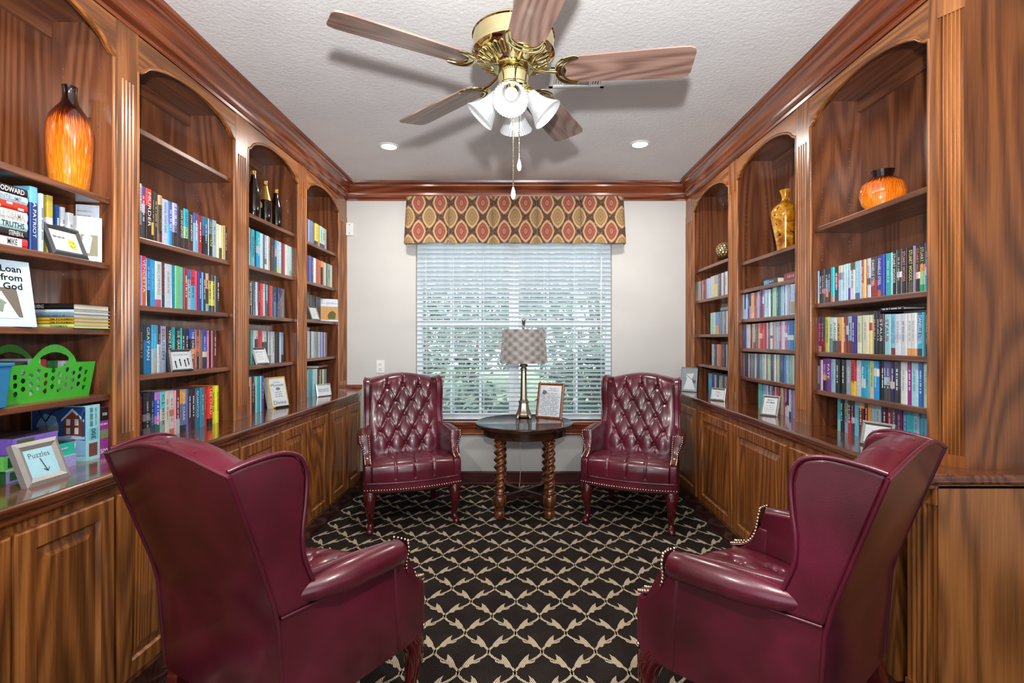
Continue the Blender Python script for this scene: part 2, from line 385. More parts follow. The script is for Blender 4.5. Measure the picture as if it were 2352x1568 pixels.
# blind
bl = empty('window_blind', ((WX0+WX1)/2, YB+.036, WZ0+.002), label='white horizontal slat blind hanging in the window behind the table lamp', cat='blind')
bw = (WX1-WX0)/2-.012; pitch = .0405; ns = int((1.66)/pitch)
sm = {}
for k in range(ns):
    z = .045+pitch*k; tilt = math.radians(24+(16 if z > .98 else 0)*min(1, (z-.98)/.25 if z > .98 else 0))
    key = round(tilt, 3)
    if key not in sm:
        mb = MB(); n = 4
        for sg in (1, -1):
            pass
        pr = [(-.024+.048*i/n, .0035*(1-(2*i/n-1)**2)) for i in range(n+1)]; pr += [(a, b-.0028) for a, b in reversed(pr)]
        ct, s_ = math.cos(tilt), math.sin(tilt); pr = [(a*ct+b*s_, -a*s_+b*ct) for a, b in pr]
        mb.prism(pr, -bw, bw, lambda p, a: (a, p[0], p[1])); sm[key] = mb.mesh('slat', M['slat'], 30)
    obj('slat', sm[key], bl, (0, 0, z))
MB().box(-bw, bw, -.024, .024, .003, .024).build('bottom_rail', M['slat'], bl, bev=.004)
MB().box(-bw-.005, bw+.005, -.03, .03, 1.69, 1.76).build('head_rail', M['slat'], bl, bev=.004)
for xx in (-.80, -.55, -.275, 0, .275, .55, .80):
    MB().tube([(xx, -.027, .02), (xx, -.027, 1.69)], .0016, 5).tube([(xx, .027, .02), (xx, .027, 1.69)], .0016, 5).build('ladder_cord', M['slat'], bl)
MB().tube([(.79, -.034, .78), (.795, -.034, 1.69)], .004, 6).ball((.79, -.034, .775), .007).build('tilt_wand', M['white'], bl)
# valance
vl = empty('window_valance', (-.047, YB-.002, 2.172), label='brown and red damask pleated fabric valance above the window blind', cat='valance')
def damask():
    t = NT('damask_fabric'); tc = t.n('ShaderNodeTexCoord'); sp = t.n('ShaderNodeSeparateXYZ'); t.l(tc.outputs['Object'], sp.inputs[0])
    p = t.math('DIVIDE', sp.outputs[0], .1895); q = t.math('DIVIDE', t.math('SUBTRACT', sp.outputs[2], .357+.126), .252)
    def tri(x, o): return t.math('ABSOLUTE', t.math('SUBTRACT', t.math('FRACT', t.math('ADD', x, o)), .5))
    fab = [(0, hexc('d8b48c')), (.13, hexc('5a2a1c'))]
    def medal(ox, oz, a, b):
        dx = t.math('DIVIDE', tri(p, ox), .50); dz = t.math('DIVIDE', tri(q, oz), .60)
        e = t.math('SQRT', t.math('ADD', t.math('POWER', dx, 2), t.math('POWER', dz, 2)))
        d = t.math('ADD', dx, dz)
        f = t.math('ADD', t.math('MULTIPLY', e, .62), t.math('MULTIPLY', d, .33))
        return f, t.ramp(f, [(0, hexc('c8a684')), (.07, hexc('5a2c20')), (.13, hexc('bd9670')), (.18, a), (.36, b), (.46, a), (.52, hexc('c0a078')), (.62, hexc('b6946a')), (.66, hexc('6e4830'))])
    fr, cr = medal(0, 0, hexc('84362c'), hexc('a05642')); fg, cg = medal(.5, .5, hexc('86683e'), hexc('a08252'))
    v = t.coords(); nz = t.noise(v, 60, 3, .6); n2 = t.noise(v, 260, 2)
    base = t.ramp(nz, [(.40, hexc('3c2416')), (.52, hexc('5c3c28')), (.62, hexc('64402c')), (.70, hexc('b4946c'))])
    c = t.mix(t.math('LESS_THAN', fr, .67), base, cr); c = t.mix(t.math('LESS_THAN', fg, .67), c, cg)
    c = t.mix(.55, c, t.ramp(n2, [(.25, (.45, .4, .36)), (.7, (1, 1, 1))]), 'MULTIPLY')
    t.l(c, t.b.inputs['Base Color']); t.set(Roughness=.8, Sheen_Weight=.2); t.bump(n2, .2, .002); return t.mat
M['damask'] = damask()
hw_t, hw_b, hh = .962, .985, .416
pw = 2*hw_t/5
for k in range(5):
    def fn(u, v, k=k):
        z = hh*v; wv = hw_b+(hw_t-hw_b)*v; x0 = -wv+2*wv*k/5; x = x0+2*wv/5*(.004+.992*u)
        e = min(u, 1-u); yy = -.11-.006*math.sin(PI*u)-(1-v)*.012*math.sin(PI*u)+(.018*math.exp(-(e/.02)**2))-.003*math.sin(9*u+k)*(1-v)
        return (x, yy, z-.004*math.sin(2*PI*u+k)*(1-v))
    MB().grid(lambda u, v: fn(u, v), 24, 8).build('pleat_panel', M['damask'], vl, smooth=60)
for s in (-1, 1):
    MB().grid(lambda u, v: (s*(hw_b+(hw_t-hw_b)*v), -.11*(1-u) if s < 0 else -.11*u, hh*v), 4, 6).build('return_side', M['damask'], vl)
MB().box(-hw_t, hw_t, -.105, 0, hh-.02, hh-.002).build('mounting_board', M['framewood'], vl)
# wall plates
pl = empty('wall_sensor', (-1.548, YB, 1.325+(778-541)*YB/FPX), label='small white wall plate with two screws beside the left bookcase', cat='wall plate')
MB().box(-.031, .031, -.014, 0, 0, .115).build('plate', M['white'], pl, bev=.003)
for z in (.018, .097): MB().lathe([(.004, 0), (.004, .002)], 8, M=Matrix.Rotation(PI/2, 4, 'X'), c=(0, -.014, z)).build('screw', M['black'], pl)
ol = empty('wall_outlet', ((874-VX)*YB/FPX, YB, 1.325-(856-778)*YB/FPX), label='white electrical outlet on the wall above the left tufted armchair', cat='outlet')
MB().box(-.036, .036, -.006, 0, 0, .115).build('cover_plate', M['white'], ol, bev=.002)
for z in (.035, .08):
    s_ = MB().box(-.017, .017, -.009, -.006, z-.014, z+.014).build('socket', M['white'], ol, bev=.003)
    MB().box(-.009, -.006, -.0095, -.009, z-.003, z+.008).box(.006, .009, -.0095, -.009, z-.003, z+.008).box(-.002, .002, -.0095, -.009, z-.011, z-.007).build('slot', M['black'], s_)
# ceiling cans, added near lamps, and vent
for i, (x, y) in enumerate(((-.963, 3.67), (.868, 3.63), (-.963, .7), (.868, .7))):
    if i > 1:
        light('can_or_fill_lamp', 'AREA', (x, y, HC-.012), 38, .12, (1, .95, .88)); continue  # two unseen near lamps, added to brighten the chairs and cabinets
    r = empty('recessed_light', (x, y, HC), label=('recessed ceiling light near the left crown moulding', 'recessed ceiling light near the right crown moulding')[i], cat='ceiling light', group='recessed ceiling lights')
    MB().lathe([(.052, -.001), (.056, -.006), (.072, -.006), (.076, 0)], 32, cap=False).build('trim_ring', M['white'], r, smooth=40)
    MB().lathe([(.0001, -.003), (.054, -.003)], 24).build('lens', M['canlens'], r)
    light('can_or_fill_lamp', 'AREA', (x, y, HC-.012), 14, .12, (1, .95, .88))
vt = empty('ceiling_vent', (.312, 2.70, HC), label='white louvred air vent in the ceiling behind the fan blade', cat='vent')
MB().box(-.155, -.13, -.10, .10, -.012, 0).box(.13, .155, -.10, .10, -.012, 0).box(-.155, .155, -.10, -.075, -.012, 0).box(-.155, .155, .075, .10, -.012, 0).box(-.072, -.066, -.075, .075, -.012, 0).box(.066, .072, -.075, .075, -.012, 0).build('vent_frame', M['white'], vt, bev=.002)
MB().box(-.13, .13, -.075, .075, -.002, -.001).build('duct_shade_sheet', M['shadowgap'], vt)  # flat dark sheet, the shade inside the duct put into its colour
lv = MB().hexa([(-.066, -.006, -.010), (.066, -.006, -.010), (.066, -.003, -.010), (-.066, -.003, -.010), (-.066, .003, -.003), (.066, .003, -.003), (.066, .006, -.003), (-.066, .006, -.003)]).mesh('louvre', M['white'])
for k in range(11): obj('louvre', lv, vt, (0, -.068+k*.0136, 0))
lv2 = MB().hexa([(-.006, -.075, -.010), (-.003, -.075, -.010), (-.003, .075, -.010), (-.006, .075, -.010), (.003, -.075, -.003), (.006, -.075, -.003), (.006, .075, -.003), (.003, .075, -.003)]).mesh('louvre', M['white'])
for s in (-1, 1):
    for k in range(4): obj('louvre', lv2, vt, (s*(.08+k*.014), 0, 0))
# ------------------------------------------------------------------ garden outside the window
tag(struct(MB().box(-14, 14, YB+.3, 30, -.5, -.35).build('lawn', M['grass'])), 'green lawn outside the window')
def shrub(name, label, x, y, h, r, n, seed, flower=0, leafm='leaf', cat='shrub', trunk=.5, sz=1.0):
    rnd = random.Random(seed); root = empty(name, (x, y, -.35), label=label, cat=cat, group='plants outside the window')
    fo = MB(); fl = MB()
    for i in range(n):
        while True:
            a, b, c = rnd.uniform(-1, 1), rnd.uniform(-1, 1), rnd.uniform(-1, 1)
            if .25 < a*a+b*b+c*c < 1: break
        p = Vector((a*r, b*r*.8, h*trunk+(c+1)/2*h*(1-trunk)*1.05)); s = rnd.uniform(.05, .11)*sz
        d = Vector((rnd.uniform(-1, 1), rnd.uniform(-1, 1), rnd.uniform(-.7, .5))).normalized(); q = d.cross(Vector((rnd.uniform(-1, 1), rnd.uniform(-1, 1), 1))).normalized()
        tgt = fl if (flower and rnd.random() < flower and c > -.1) else fo
        tgt.add([p-d*s, p+q*s*.45, p+d*s, p-q*s*.45], [(0, 1, 2, 3)])
    fo.build('foliage', M[leafm], root)
    if fl.v: fl.build('blossoms', M['flower'], root)
    tb = MB()
    for k in range(3):
        a = 2*PI*k/3; tb.tube([(math.cos(a)*.04, math.sin(a)*.04, 0), (math.cos(a)*r*.2, math.sin(a)*r*.2, h*.4), (math.cos(a)*r*.45, math.sin(a)*r*.4, h*.75)], [.05, .035, .015], 6)
    tb.build('trunk', M['bark'], root)
shrub('flowering_tree', 'flowering tree with pink blossoms outside the right half of the window', 1.4, 8.0, 4.4, 1.7, 4600, 1, .10, cat='tree', trunk=.12)
shrub('flowering_tree', 'tall pale tree outside the left half of the window', -1.7, 9.6, 5.0, 2.0, 4200, 2, .07, cat='tree', trunk=.12)
shrub('garden_shrub', 'dark green shrub outside low behind the framed notice', 1.1, 6.6, 1.5, .9, 1300, 3, .03, 'leafdark', trunk=.1)
shrub('garden_shrub', 'leafy shrub outside low at the left of the window', -.6, 6.3, 1.15, .55, 600, 4, 0, 'leaf', trunk=.1)
shrub('garden_tree', 'distant green tree outside behind the middle of the window', -1.6, 15, 8.0, 3.2, 4200, 5, 0, 'leafdark', 'tree', .05, 2.2)
shrub('garden_tree', 'distant green tree at the far right outside the window', 5.2, 15.5, 7.5, 2.8, 3400, 6, .02, 'leafdark', 'tree', .05, 2.2)
# ------------------------------------------------------------------ built-in bookcases
ZT, ZARCH, ZPEAK, ZFR = .875, 2.43, 2.535, 2.60      # counter top, arch spring, arch peak, frieze top
def sx(side, d): return side*((FL if side < 0 else FR)+d)
LB = [(1.27, 1.953), (2.068, 2.771), (2.903, 3.563), (3.693, 4.36)]
RB = [(1.847, 2.605), (2.737, 3.48), (3.62, 4.355)]
SHELF = {(-1, 0): [1.111, 1.364, 1.618, 1.873], (-1, 1): [1.172, 1.467, 1.754, 2.2125], (-1, 2): [1.165, 1.468, 1.762, 2.07], (-1, 3): [1.178, 1.473, 1.762, 2.064],
         (1, 0): [1.063, 1.259, 1.507, 1.899], (1, 1): [1.068, 1.263, 1.461, 1.662, 1.852], (1, 2): [1.113, 1.363, 1.655, 1.92]}
BAYLAB = {(-1, 0): 'oak bookcase bay holding the tall orange vase and green basket', (-1, 1): 'oak bookcase bay with the empty top shelf behind the left armchair',
          (-1, 2): 'arched oak bookcase bay holding the three dark bottles', (-1, 3): 'narrow-looking oak bookcase bay left of the window wall',
          (1, 0): 'oak bookcase bay holding the squat round orange vase', (1, 1): 'arched oak bookcase bay holding the tall gold vase', (1, 2): 'oak bookcase bay holding the mosaic globe ornament'}
def arch(y0, y1, n=40):
    out = []
    for i in range(n+1):
        t = i/n; s = abs(2*t-1); k = .86
        if s < k: z = ZARCH+.022+(ZPEAK-ZARCH-.022)*max(0, 1-(s/k)**2*.93)**.72
        else:
            q = (s-k)/(1-k); zk = ZARCH+.022+(ZPEAK-ZARCH-.022)*(.07)**.72; z = ZARCH+(zk-ZARCH)*(1-q)**2
        out.append((y0+(y1-y0)*t, z))
    return out
def flutes(mb, side, ya, yb, z0, z1, n, d0=-.006, dep=.007, pf=None):
    # reeded strip: n grooves between ya and yb, on plane d0 (towards the room)
    pts = []; w = (yb-ya)/n
    for i in range(n):
        pts += [(ya+w*i, d0), (ya+w*(i+.14), d0)]
        for k in range(1, 6): pts.append((ya+w*(i+.14+.72*k/6), d0+dep*math.sin(PI*k/6)))
        pts += [(ya+w*(i+.86), d0)]
    pts.append((yb, d0))
    pf = pf or (lambda y, d: (sx(side, d), y))
    vs = [(*pf(y, d), z0) for y, d in pts]+[(*pf(y, d), z1) for y, d in pts]; n_ = len(pts)
    mb.add(vs, [(i, i+1, n_+i+1, n_+i) if side < 0 else (i+1, i, n_+i, n_+i+1) for i in range(n_-1)])
def pilaster(side, y0, y1, parent, plain_end=False):
    mb = MB(); mb.box(sx(side, 0), sx(side, DEP), y0, y1, ZT, ZFR+.06); mb.build('divider', M['inner_z'], parent)
    f = MB(); bd = .022; z0, z1 = ZT+.075, 2.362
    f.box(sx(side, -.006), sx(side, .001), y0, y1, ZT, z0); f.box(sx(side, -.006), sx(side, .001), y0, y1, z1, ZFR+.03)
    f.box(sx(side, -.006), sx(side, .001), y0, y0+bd, z0, z1); f.box(sx(side, -.006), sx(side, .001), y1-bd, y1, z0, z1)
    flutes(f, side, y0+bd, y1-bd, z0, z1, 4); f.build('fluted_pilaster', M['oak_z'], parent)
    b = MB()
    for y in (y0, y1): b.tube([(sx(side, .0), y, ZT), (sx(side, .0), y, ZARCH-.004)], .009, 10)
    b.build('edge_bead', M['oak_z'], parent, smooth=60)
def bay(side, i, y0, y1):
    root = empty('bookcase_bay', (sx(side, DEP/2), (y0+y1)/2, ZT), label=BAYLAB[(side, i)], cat='bookcase', group='built-in bookcase bays')
    def b(name, mb, mat, **kw):
        o = mb.build(name, mat, None, **kw); o.parent = root; o.matrix_parent_inverse = Matrix.Translation(root.location).inverted(); return o
    class P: pass
    b('back_panel', MB().box(sx(side, DEP-.008), sx(side, DEP), y0-.01, y1+.01, ZT, ZFR), M['inner_z'])
    b('top_panel', MB().box(sx(side, .02), sx(side, DEP-.008), y0-.01, y1+.01, 2.56, 2.575), M['inner_y'])
    b('back_rail', MB().box(sx(side, DEP-.028), sx(side, DEP-.008), y0, y1, 2.50, 2.56), M['inner_y'], bev=.002)
    for z in SHELF[(side, i)]: b('shelf', MB().box(sx(side, .016), sx(side, DEP-.008), y0+.0015, y1-.0015, z-.024, z), M['inner_y'], bev=.0035)
    a = arch(y0, y1); poly = [(y0-.06, ZARCH), *[(y0, ZARCH)], *a[1:-1], (y1, ZARCH), (y1+.06, ZARCH), (y1+.06, ZFR), (y0-.06, ZFR)]
    vb = MB(); n = len(a); top = ZFR
    for dd in (-.0055, .016): pass
    fr, bk = [], []
    for (y, z) in a: fr.append((y, z)); 
    vs = [(sx(side, -.0055), y, z) for y, z in a]+[(sx(side, -.0055), y, top) for y, z in a]+[(sx(side, .016), y, z) for y, z in a]+[(sx(side, .016), y, top) for y, z in a]
    fs = []
    for k in range(n-1):
        fs += [(k, k+1, n+k+1, n+k), (2*n+k+1, 2*n+k, 3*n+k, 3*n+k+1), (k+1, k, 2*n+k, 2*n+k+1)]
    vb.add(vs, fs); b('arched_valance', vb, M['oak_y'])
    b('arch_bead', MB().tube([(sx(side, -.002), y, z) for y, z in a], .009, 8), M['oak_y'], smooth=60)
    pins = MB(); zs = [1.0+.032*k for k in range(44)]
    for yy, sg in ((y0, 1), (y1, -1)):
        for d in (.06, .20):
            for k, z in enumerate(zs):
                if (k*7+int(d*100)+i) % 5 == 0 or (1.2 < z < 1.72 and k % 3): continue
                if any(abs(z-q+.012) < .022 for q in SHELF[(side, i)]): continue
                pins.box(sx(side, d-.0022), sx(side, d+.0022), yy, yy+sg*.0016, z-.0022, z+.0022)
    o = b('shelf_pin_holes', pins, M['silver']); o['kind'] = 'stuff'
    return root, b
PARENTED = []
for side, bays in ((-1, LB), (1, RB)):
    for i, (y0, y1) in enumerate(bays):
        root, b = bay(side, i, y0, y1)
        # the pilaster on the far side of the bay belongs to it
        nxt = bays[i+1][0] if i+1 < len(bays) else YB
        tmp = empty('tmp', (0, 0, 0)); pilaster(side, y1, nxt, tmp)
        for c in list(tmp.children): c.parent = root; c.matrix_parent_inverse = Matrix.Translation(root.location).inverted()
        bpy.data.objects.remove(tmp)
        if i == 0:
            tmp = empty('tmp', (0, 0, 0))
            if side < 0: pilaster(side, y0-.13, y0, tmp)
            else:
                MB().box(FR, FR+DEP, 1.80, y0, ZT, ZFR+.06).build('divider', M['inner_z'], tmp)
                MB().box(FR-.006, FR+.001, 1.806, y0, ZT, ZFR+.06).build('end_stile', M['oak_z'], tmp)
                MB().tube([(FR, y0, ZT), (FR, y0, ZARCH)], .009, 8).build('edge_bead', M['oak_z'], tmp)
                A, B = Vector((FR-.006, 1.806)), Vector((FR+.036, RETY)); L = (B-A).length; dr = (B-A)/L; nr = Vector((dr.y, -dr.x))
                if nr.x > 0: nr = -nr
                def pf(y, d): q = A+dr*(L-y)-nr*(d+.006)*1.0; return (q.x, q.y)
                fm = MB(); flutes(fm, 1, .006, L-.006, .915, 2.48, 6, -.006, .007, pf)
                for a_, z0, z1 in ((0, ZT, .915), (0, 2.48, ZFR+.06)):
                    q = [pf(0, -.008), pf(L, -.008), pf(L, .004), pf(0, .004)]; fm.add([(*p, z0) for p in q]+[(*p, z1) for p in q], [(0, 1, 5, 4), (1, 2, 6, 5), (2, 3, 7, 6), (3, 0, 4, 7), (4, 5, 6, 7), (3, 2, 1, 0)])
                fm.build('corner_pilaster', M['oak_z'], tmp)
            for c in list(tmp.children): c.parent = root; c.matrix_parent_inverse = Matrix.Translation(root.location).inverted()
            bpy.data.objects.remove(tmp)
def fixpar(o, root): o.parent = root; o.matrix_parent_inverse = Matrix.Translation(root.location).inverted(); return o
# frieze board above the arches, as part of the room trim
struct(MB().box(-FL-.004, -FL+.0055, 1.0, YB, 2.575, 2.63).build('trim_5', M['oak_y']))
struct(MB().box(FR-.0055, FR+.004, 1.80, YB, 2.575, 2.63).build('trim_6', M['oak_y']))
# right end panel facing the camera
ep = empty('end_panel', (2.2, RETY, 0), label='oak end panel of the right bookcase facing the room at the right edge', cat='panel')
fixpar(MB().box(FR+.034, 2.9, RETY-.002, RETY+.02, ZT, 2.66).build('upper_panel', wood('end_panel_oak', 'z', '401f0d', '6a3b1b', '824c25', fig=.9, rings=150, along=.16)), ep)
fixpar(MB().box(1.392, 2.9, 1.667, RETY+.02, .09, ZT-.035).build('lower_panel', wood('end_panel_low_oak', 'z', '55300f', '855026', '9c6230', fig=.9, rings=130, along=.15)), ep)
fixpar(MB().box(1.392, 2.9, 1.685, RETY+.02, 0, .09).build('toe_board', M['base']), ep)
# ------------------------------------------------------------------ counters and base cabinets
def counter(side, edge, y_near, label):
    root = empty('countertop', (sx(side, -.02), 3, ZT), label=label, cat='countertop')
    E = side*edge
    if side < 0: poly = [(sx(side, DEP), y_near), (E, y_near), (E, 4.22), (E-.07, YB), (sx(side, DEP), YB)]
    else: poly = [(sx(side, DEP), YB), (E+.07, YB), (E, 4.22), (E, 1.70), (E+.03, 1.655), (2.9, 1.655), (2.9, RETY), (sx(side, DEP), RETY)]
    o = MB().prism(poly, ZT-.036, ZT, lambda p, a: (p[0], p[1], a)).build('counter_slab', M['top_y'], bev=.011, seg=3); fixpar(o, root)
    ins = [(x+side*.012 if abs(x) < abs(sx(side, 0)) else x, y+(.012 if (side > 0 and y < 1.70) else 0)) for x, y in poly]
    o = MB().prism(ins, ZT-.052, ZT-.036, lambda p, a: (p[0], p[1], a)).build('under_moulding', M['trim_y'], bev=.004); fixpar(o, root)
    o = MB().box(E-side*-.07 if False else sx(side, -.15), sx(side, 0), YB-.012, YB, ZT, ZT+.035).build('end_splash', M['trim_x'], bev=.003); fixpar(o, root)
counter(-1, 1.365, .9, 'dark varnished countertop along the left bookcase wall')
counter(1, 1.325, 1.7, 'dark varnished countertop along the right bookcase wall')
CF = {-1: 1.395, 1: 1.352}
def door(side, y0, y1, z0, z1, root):
    F = CF[side]; X = lambda d: side*(F+d)
    fr = MB(); w = .058; g = .012
    def ring(a, d0, b, d1):   # sloped frame between inset a at depth d0 and inset b at depth d1
        q = lambda i, d: [(X(d), y0+i, z0+i), (X(d), y1-i, z0+i), (X(d), y1-i, z1-i), (X(d), y0+i, z1-i)]
        fr.add(q(a, d0)+q(b, d1), [(k, (k+1) % 4, 4+(k+1) % 4, 4+k) if side < 0 else ((k+1) % 4, k, 4+k, 4+(k+1) % 4) for k in range(4)])
    ring(0, .0, 0, -.016); ring(0, -.016, .006, -.02); ring(.006, -.02, w, -.02); ring(w, -.02, w+.008, -.008)
    d = fr.build('door', M['oak_z']); fixpar(d, root)
    fr = MB(); ring(w+.008, -.008, w+.012, -.008); ring(w+.012, -.008, w+.045, -.017); 
    i = w+.045; fr.add([(X(-.017), y0+i, z0+i), (X(-.017), y1-i, z0+i), (X(-.017), y1-i, z1-i), (X(-.017), y0+i, z1-i)], [(0, 1, 2, 3) if side < 0 else (3, 2, 1, 0)])
    p = fr.build('raised_panel', M['oak_z']); p.parent = d
CAB = {-1: [(.98, 2.07, [(1.02, 1.355), (1.365, 1.70), (1.715, 2.05)], 'oak base cabinet behind the near left armchair under the puzzle boxes'), (2.07, 2.872, [(2.09, 2.455), (2.47, 2.86)], 'oak base cabinet partly hidden by the near left armchair wing'),
            (2.872, 3.61, [(2.885, 3.225), (3.24, 3.59)], 'oak base cabinet below the bay of three bottles'), (3.61, 4.33, [(3.635, 3.96), (3.995, 4.31)], 'oak base cabinet beside the far left armchair')],
       1: [(1.80, 2.50, [(1.88, 2.487)], 'oak base cabinet behind the near right armchair'), (2.50, 3.15, [(2.51, 3.137)], 'oak base cabinet with wide raised door below the gold vase bay'), (3.15, 3.78, [(3.16, 3.74)], 'oak base cabinet with raised door beyond the near right armchair'), (3.78, 4.33, [(3.80, 4.31)], 'oak base cabinet beside the far right armchair')]}
for side in (-1, 1):
    for (y0, y1, ds, lab) in CAB[side]:
        root = empty('base_cabinet', (side*(CF[side]+.1), (y0+y1)/2, 0), label=lab, cat='cabinet', group='oak base cabinets')
        fixpar(MB().box(side*CF[side], sx(side, DEP), y0, y1, .095, ZT-.052).build('cabinet_body', M['oak_z']), root)
        fixpar(MB().box(side*(CF[side]+.0), sx(side, DEP), y0, y1, 0, .095).build('toe_kick', M['base']), root)
        for (a, b) in ds: door(side, a, b, .125, ZT-.085, root)
    E = CF[side]; r = empty('corner_cabinet', (side*(E+.1), 4.44, 0), label='angled oak filler panel at the '+('left' if side < 0 else 'right')+' end of the window wall', cat='cabinet')
    p = [(side*E, 4.33), (side*(E+.06), YB-.013), (sx(side, DEP), YB-.013), (sx(side, DEP), 4.33)]
    if side > 0: p = p[::-1]
    fixpar(MB().prism(p, 0, ZT-.052, lambda q, a: (q[0], q[1], a)).build('angled_panel', M['oak_z']), r)
# fluted corner below the counter at the right end
r = empty('corner_pilaster', (1.36, 1.71, 0), label='fluted oak corner pilaster under the counter behind the near right armchair', cat='pilaster')
A, B = Vector((1.352, 1.757)), Vector((1.385, 1.667)); L = (B-A).length; dr = (B-A)/L; nr = Vector((dr.y, -dr.x))
if nr.x > 0: nr = -nr
def pf2(y, d): q = A+dr*(L-y)-nr*(d+.006); return (q.x, q.y)
fm = MB(); flutes(fm, 1, .006, L-.006, .14, .77, 5, -.006, .007, pf2)
for z0, z1 in ((0, .14), (.77, ZT-.04)):
    q = [pf2(0, -.008), pf2(L, -.008), pf2(L, .03), pf2(0, .03)]; fm.add([(*p, z0) for p in q]+[(*p, z1) for p in q], [(0, 1, 5, 4), (1, 2, 6, 5), (2, 3, 7, 6), (3, 0, 4, 7), (4, 5, 6, 7), (3, 2, 1, 0)])
q = [pf2(0, .002), pf2(L, .002), pf2(L, .05), pf2(0, .05)]; fm.add([(*p, 0) for p in q]+[(*p, ZT-.04) for p in q], [(0, 1, 5, 4), (1, 2, 6, 5), (2, 3, 7, 6), (3, 0, 4, 7)])
fixpar(fm.build('reeded_face', M['oak_z']), r)
# ------------------------------------------------------------------ wingback armchair (local: faces +y, origin on the floor)
def yb(z): return -.22-(z-.585)*.337 if z > .585 else -.22+(.585-z)*.07
def sgauss(x, s): return math.exp(-(x/s)**2)
def tuft(u, w, pu, pw, half, w0, w1):
    a = u/pu+w/(2*pw); b = u/pu-w/(2*pw)
    p = (abs(math.sin(PI*a))*abs(math.sin(PI*b)))**.30
    def edge(x, lo, hi, s): return 1/(1+math.exp(-(x-lo)/s))*1/(1+math.exp((x-hi)/s))
    m = edge(u, -half, half, .008)*edge(w, w0, w1, .008)
    return p*m+.86*(1-m)
def build_chair():
    root = empty('wingback_armchair'); L = M['leather']
    ztop = lambda u: 1.0+.05*math.cos(PI*u/2)**1.2 if abs(u) < 1 else 1.0
    # outside back
    def ob(u, v):
        u = 2*u-1; z = .262+(ztop(u)-.014-.262)*v; hw = .284+.008*v
        return (hw*u, yb(z)-.014*(1-u**4)*math.sin(PI*min(1, v*.9+.1)), z)
    MB().grid(lambda u, v: ob(1-u, v), 20, 24).build('outside_back', L, root, smooth=60)
    # inside back: tufted, rolls over the top
    path = [(.36, .175), (.44, .175), (.53, .165), (.65, .15), (.78, .14), (.88, .135), (.94, .128), (.975, .112), (.995, .08), (1.0, .045), (.994, .012), (.985, .0)]
    cp = catmull([(a, b, 0) for a, b in path], 9)
    Z0 = .911; btn = [(u*.125+(.0625 if r % 2 else 0), Z0-.098*r) for r in range(5) for u in ((-1, 0, 1) if r % 2 == 0 else (-2, -1, 0, 1))]
    nv = len(cp)-1
    def ib(u, v, disp=True):
        u = 2*u-1; p = cp[min(nv, int(round(v*nv)))]; z0, off = p.x, p.y
        z = z0+(ztop(u)-1.0)*max(0, (z0-.5)/.5); x = .262*u
        d = 0
        if off > .1 and z0 < .97:
            d = .024*(tuft(x, z0-Z0, .125, .098, .215, -.43, .035)-.86)
            for (bx, bz) in btn: d -= .010*math.exp(-((x-bx)**2+(z0-bz)**2)/.014**2)
        if z0 > Z0 and off > .02:
            for bx in (-.125, 0, .125): d -= .010*sgauss(x-bx, .006)
        if z0 < .53:
            for bx in (-.125, 0, .125): d -= .008*sgauss(x-bx, .006)*(.53-z0)/.1
        y = yb(min(z, 1.0))+off*(1-.12*u**6)+d*(1 if off > .1 else .6)
        return (x, y, z)
    MB().grid(lambda u, v: ib(1-u, v), 92, nv).build('tufted_back', L, root, smooth=70)
    # seat
    sp = catmull([(-.14, .425, 0), (-.05, .447, 0), (.08, .468, 0), (.20, .478, 0), (.275, .472, 0), (.318, .448, 0), (.333, .41, 0), (.334, .37, 0), (.332, .337, 0)], 9); ns_ = len(sp)-1
    yf = lambda x: .052*(1-(x/.335)**2)
    sb = [(u*.13+(.065 if r % 2 else 0), .195-.1*r) for r in range(3) for u in ((-1, 0, 1) if r % 2 == 0 else (-2, -1, 0, 1))]
    def st(u, v):
        u = 2*u-1; p = sp[min(ns_, int(round(v*ns_)))]; y0, z = p.x, p.y; w = max(0, min(1, (y0+.14)/.45)); x = (.262+.02*w)*u
        z2 = z+.016*(1-u*u)*(1 if y0 < .3 else max(0, (z-.337)/.12)); d = 0
        if y0 < .315:
            d = .026*(tuft(x, y0-.195, .13, .1, .2, -.26, .03)-.86)
            for (bx, by) in sb: d -= .016*math.exp(-((x-bx)**2+(y0-by)**2)/.016**2)
        if y0 > .195:
            k = sgauss(x, .005)+sgauss(x-.13, .005)+sgauss(x+.13, .005)
            if y0 < .315: d -= .008*k
        dy = -.006*(sgauss(x, .005)+sgauss(x-.13, .005)+sgauss(x+.13, .005)) if (y0 > .3 and z > .36) else 0
        return (x, y0+yf(x)*w+dy, z2+d)
    MB().grid(lambda u, v: st(1-u, 1-v), 84, ns_).build('tufted_seat', L, root, smooth=70)
    bm_ = MB()
    for (bx, bz) in btn:
        q = min(range(nv+1), key=lambda k: abs(cp[k].x-bz) if cp[k].y > .1 else 9); p = ib((bx/.262+1)/2, q/nv); bm_.ball((p[0], p[1]+.010, p[2]), .009, 8, 5)
    for (bx, by) in sb:
        q = min(range(ns_+1), key=lambda k: abs(sp[k].x-by) if sp[k].y > .42 else 9); p = st((bx/.28+1)/2, q/ns_); bm_.ball((p[0], p[1], p[2]+.010), .009, 8, 5)
    o = bm_.build('tuft_buttons', L, root, smooth=80); o['kind'] = 'stuff'
    # front rail with welt
    fy = lambda x: .333+yf(x)
    MB().grid(lambda u, v: (.336*(1-2*u), fy(.336*(1-2*u))+.002, .337-.06*v), 24, 3).build('front_rail', L, root, smooth=60)
    wl = MB(); wl.tube([(.336*(2*k/24-1), fy(.336*(2*k/24-1))+.002, .338) for k in range(25)], .0065, 8)
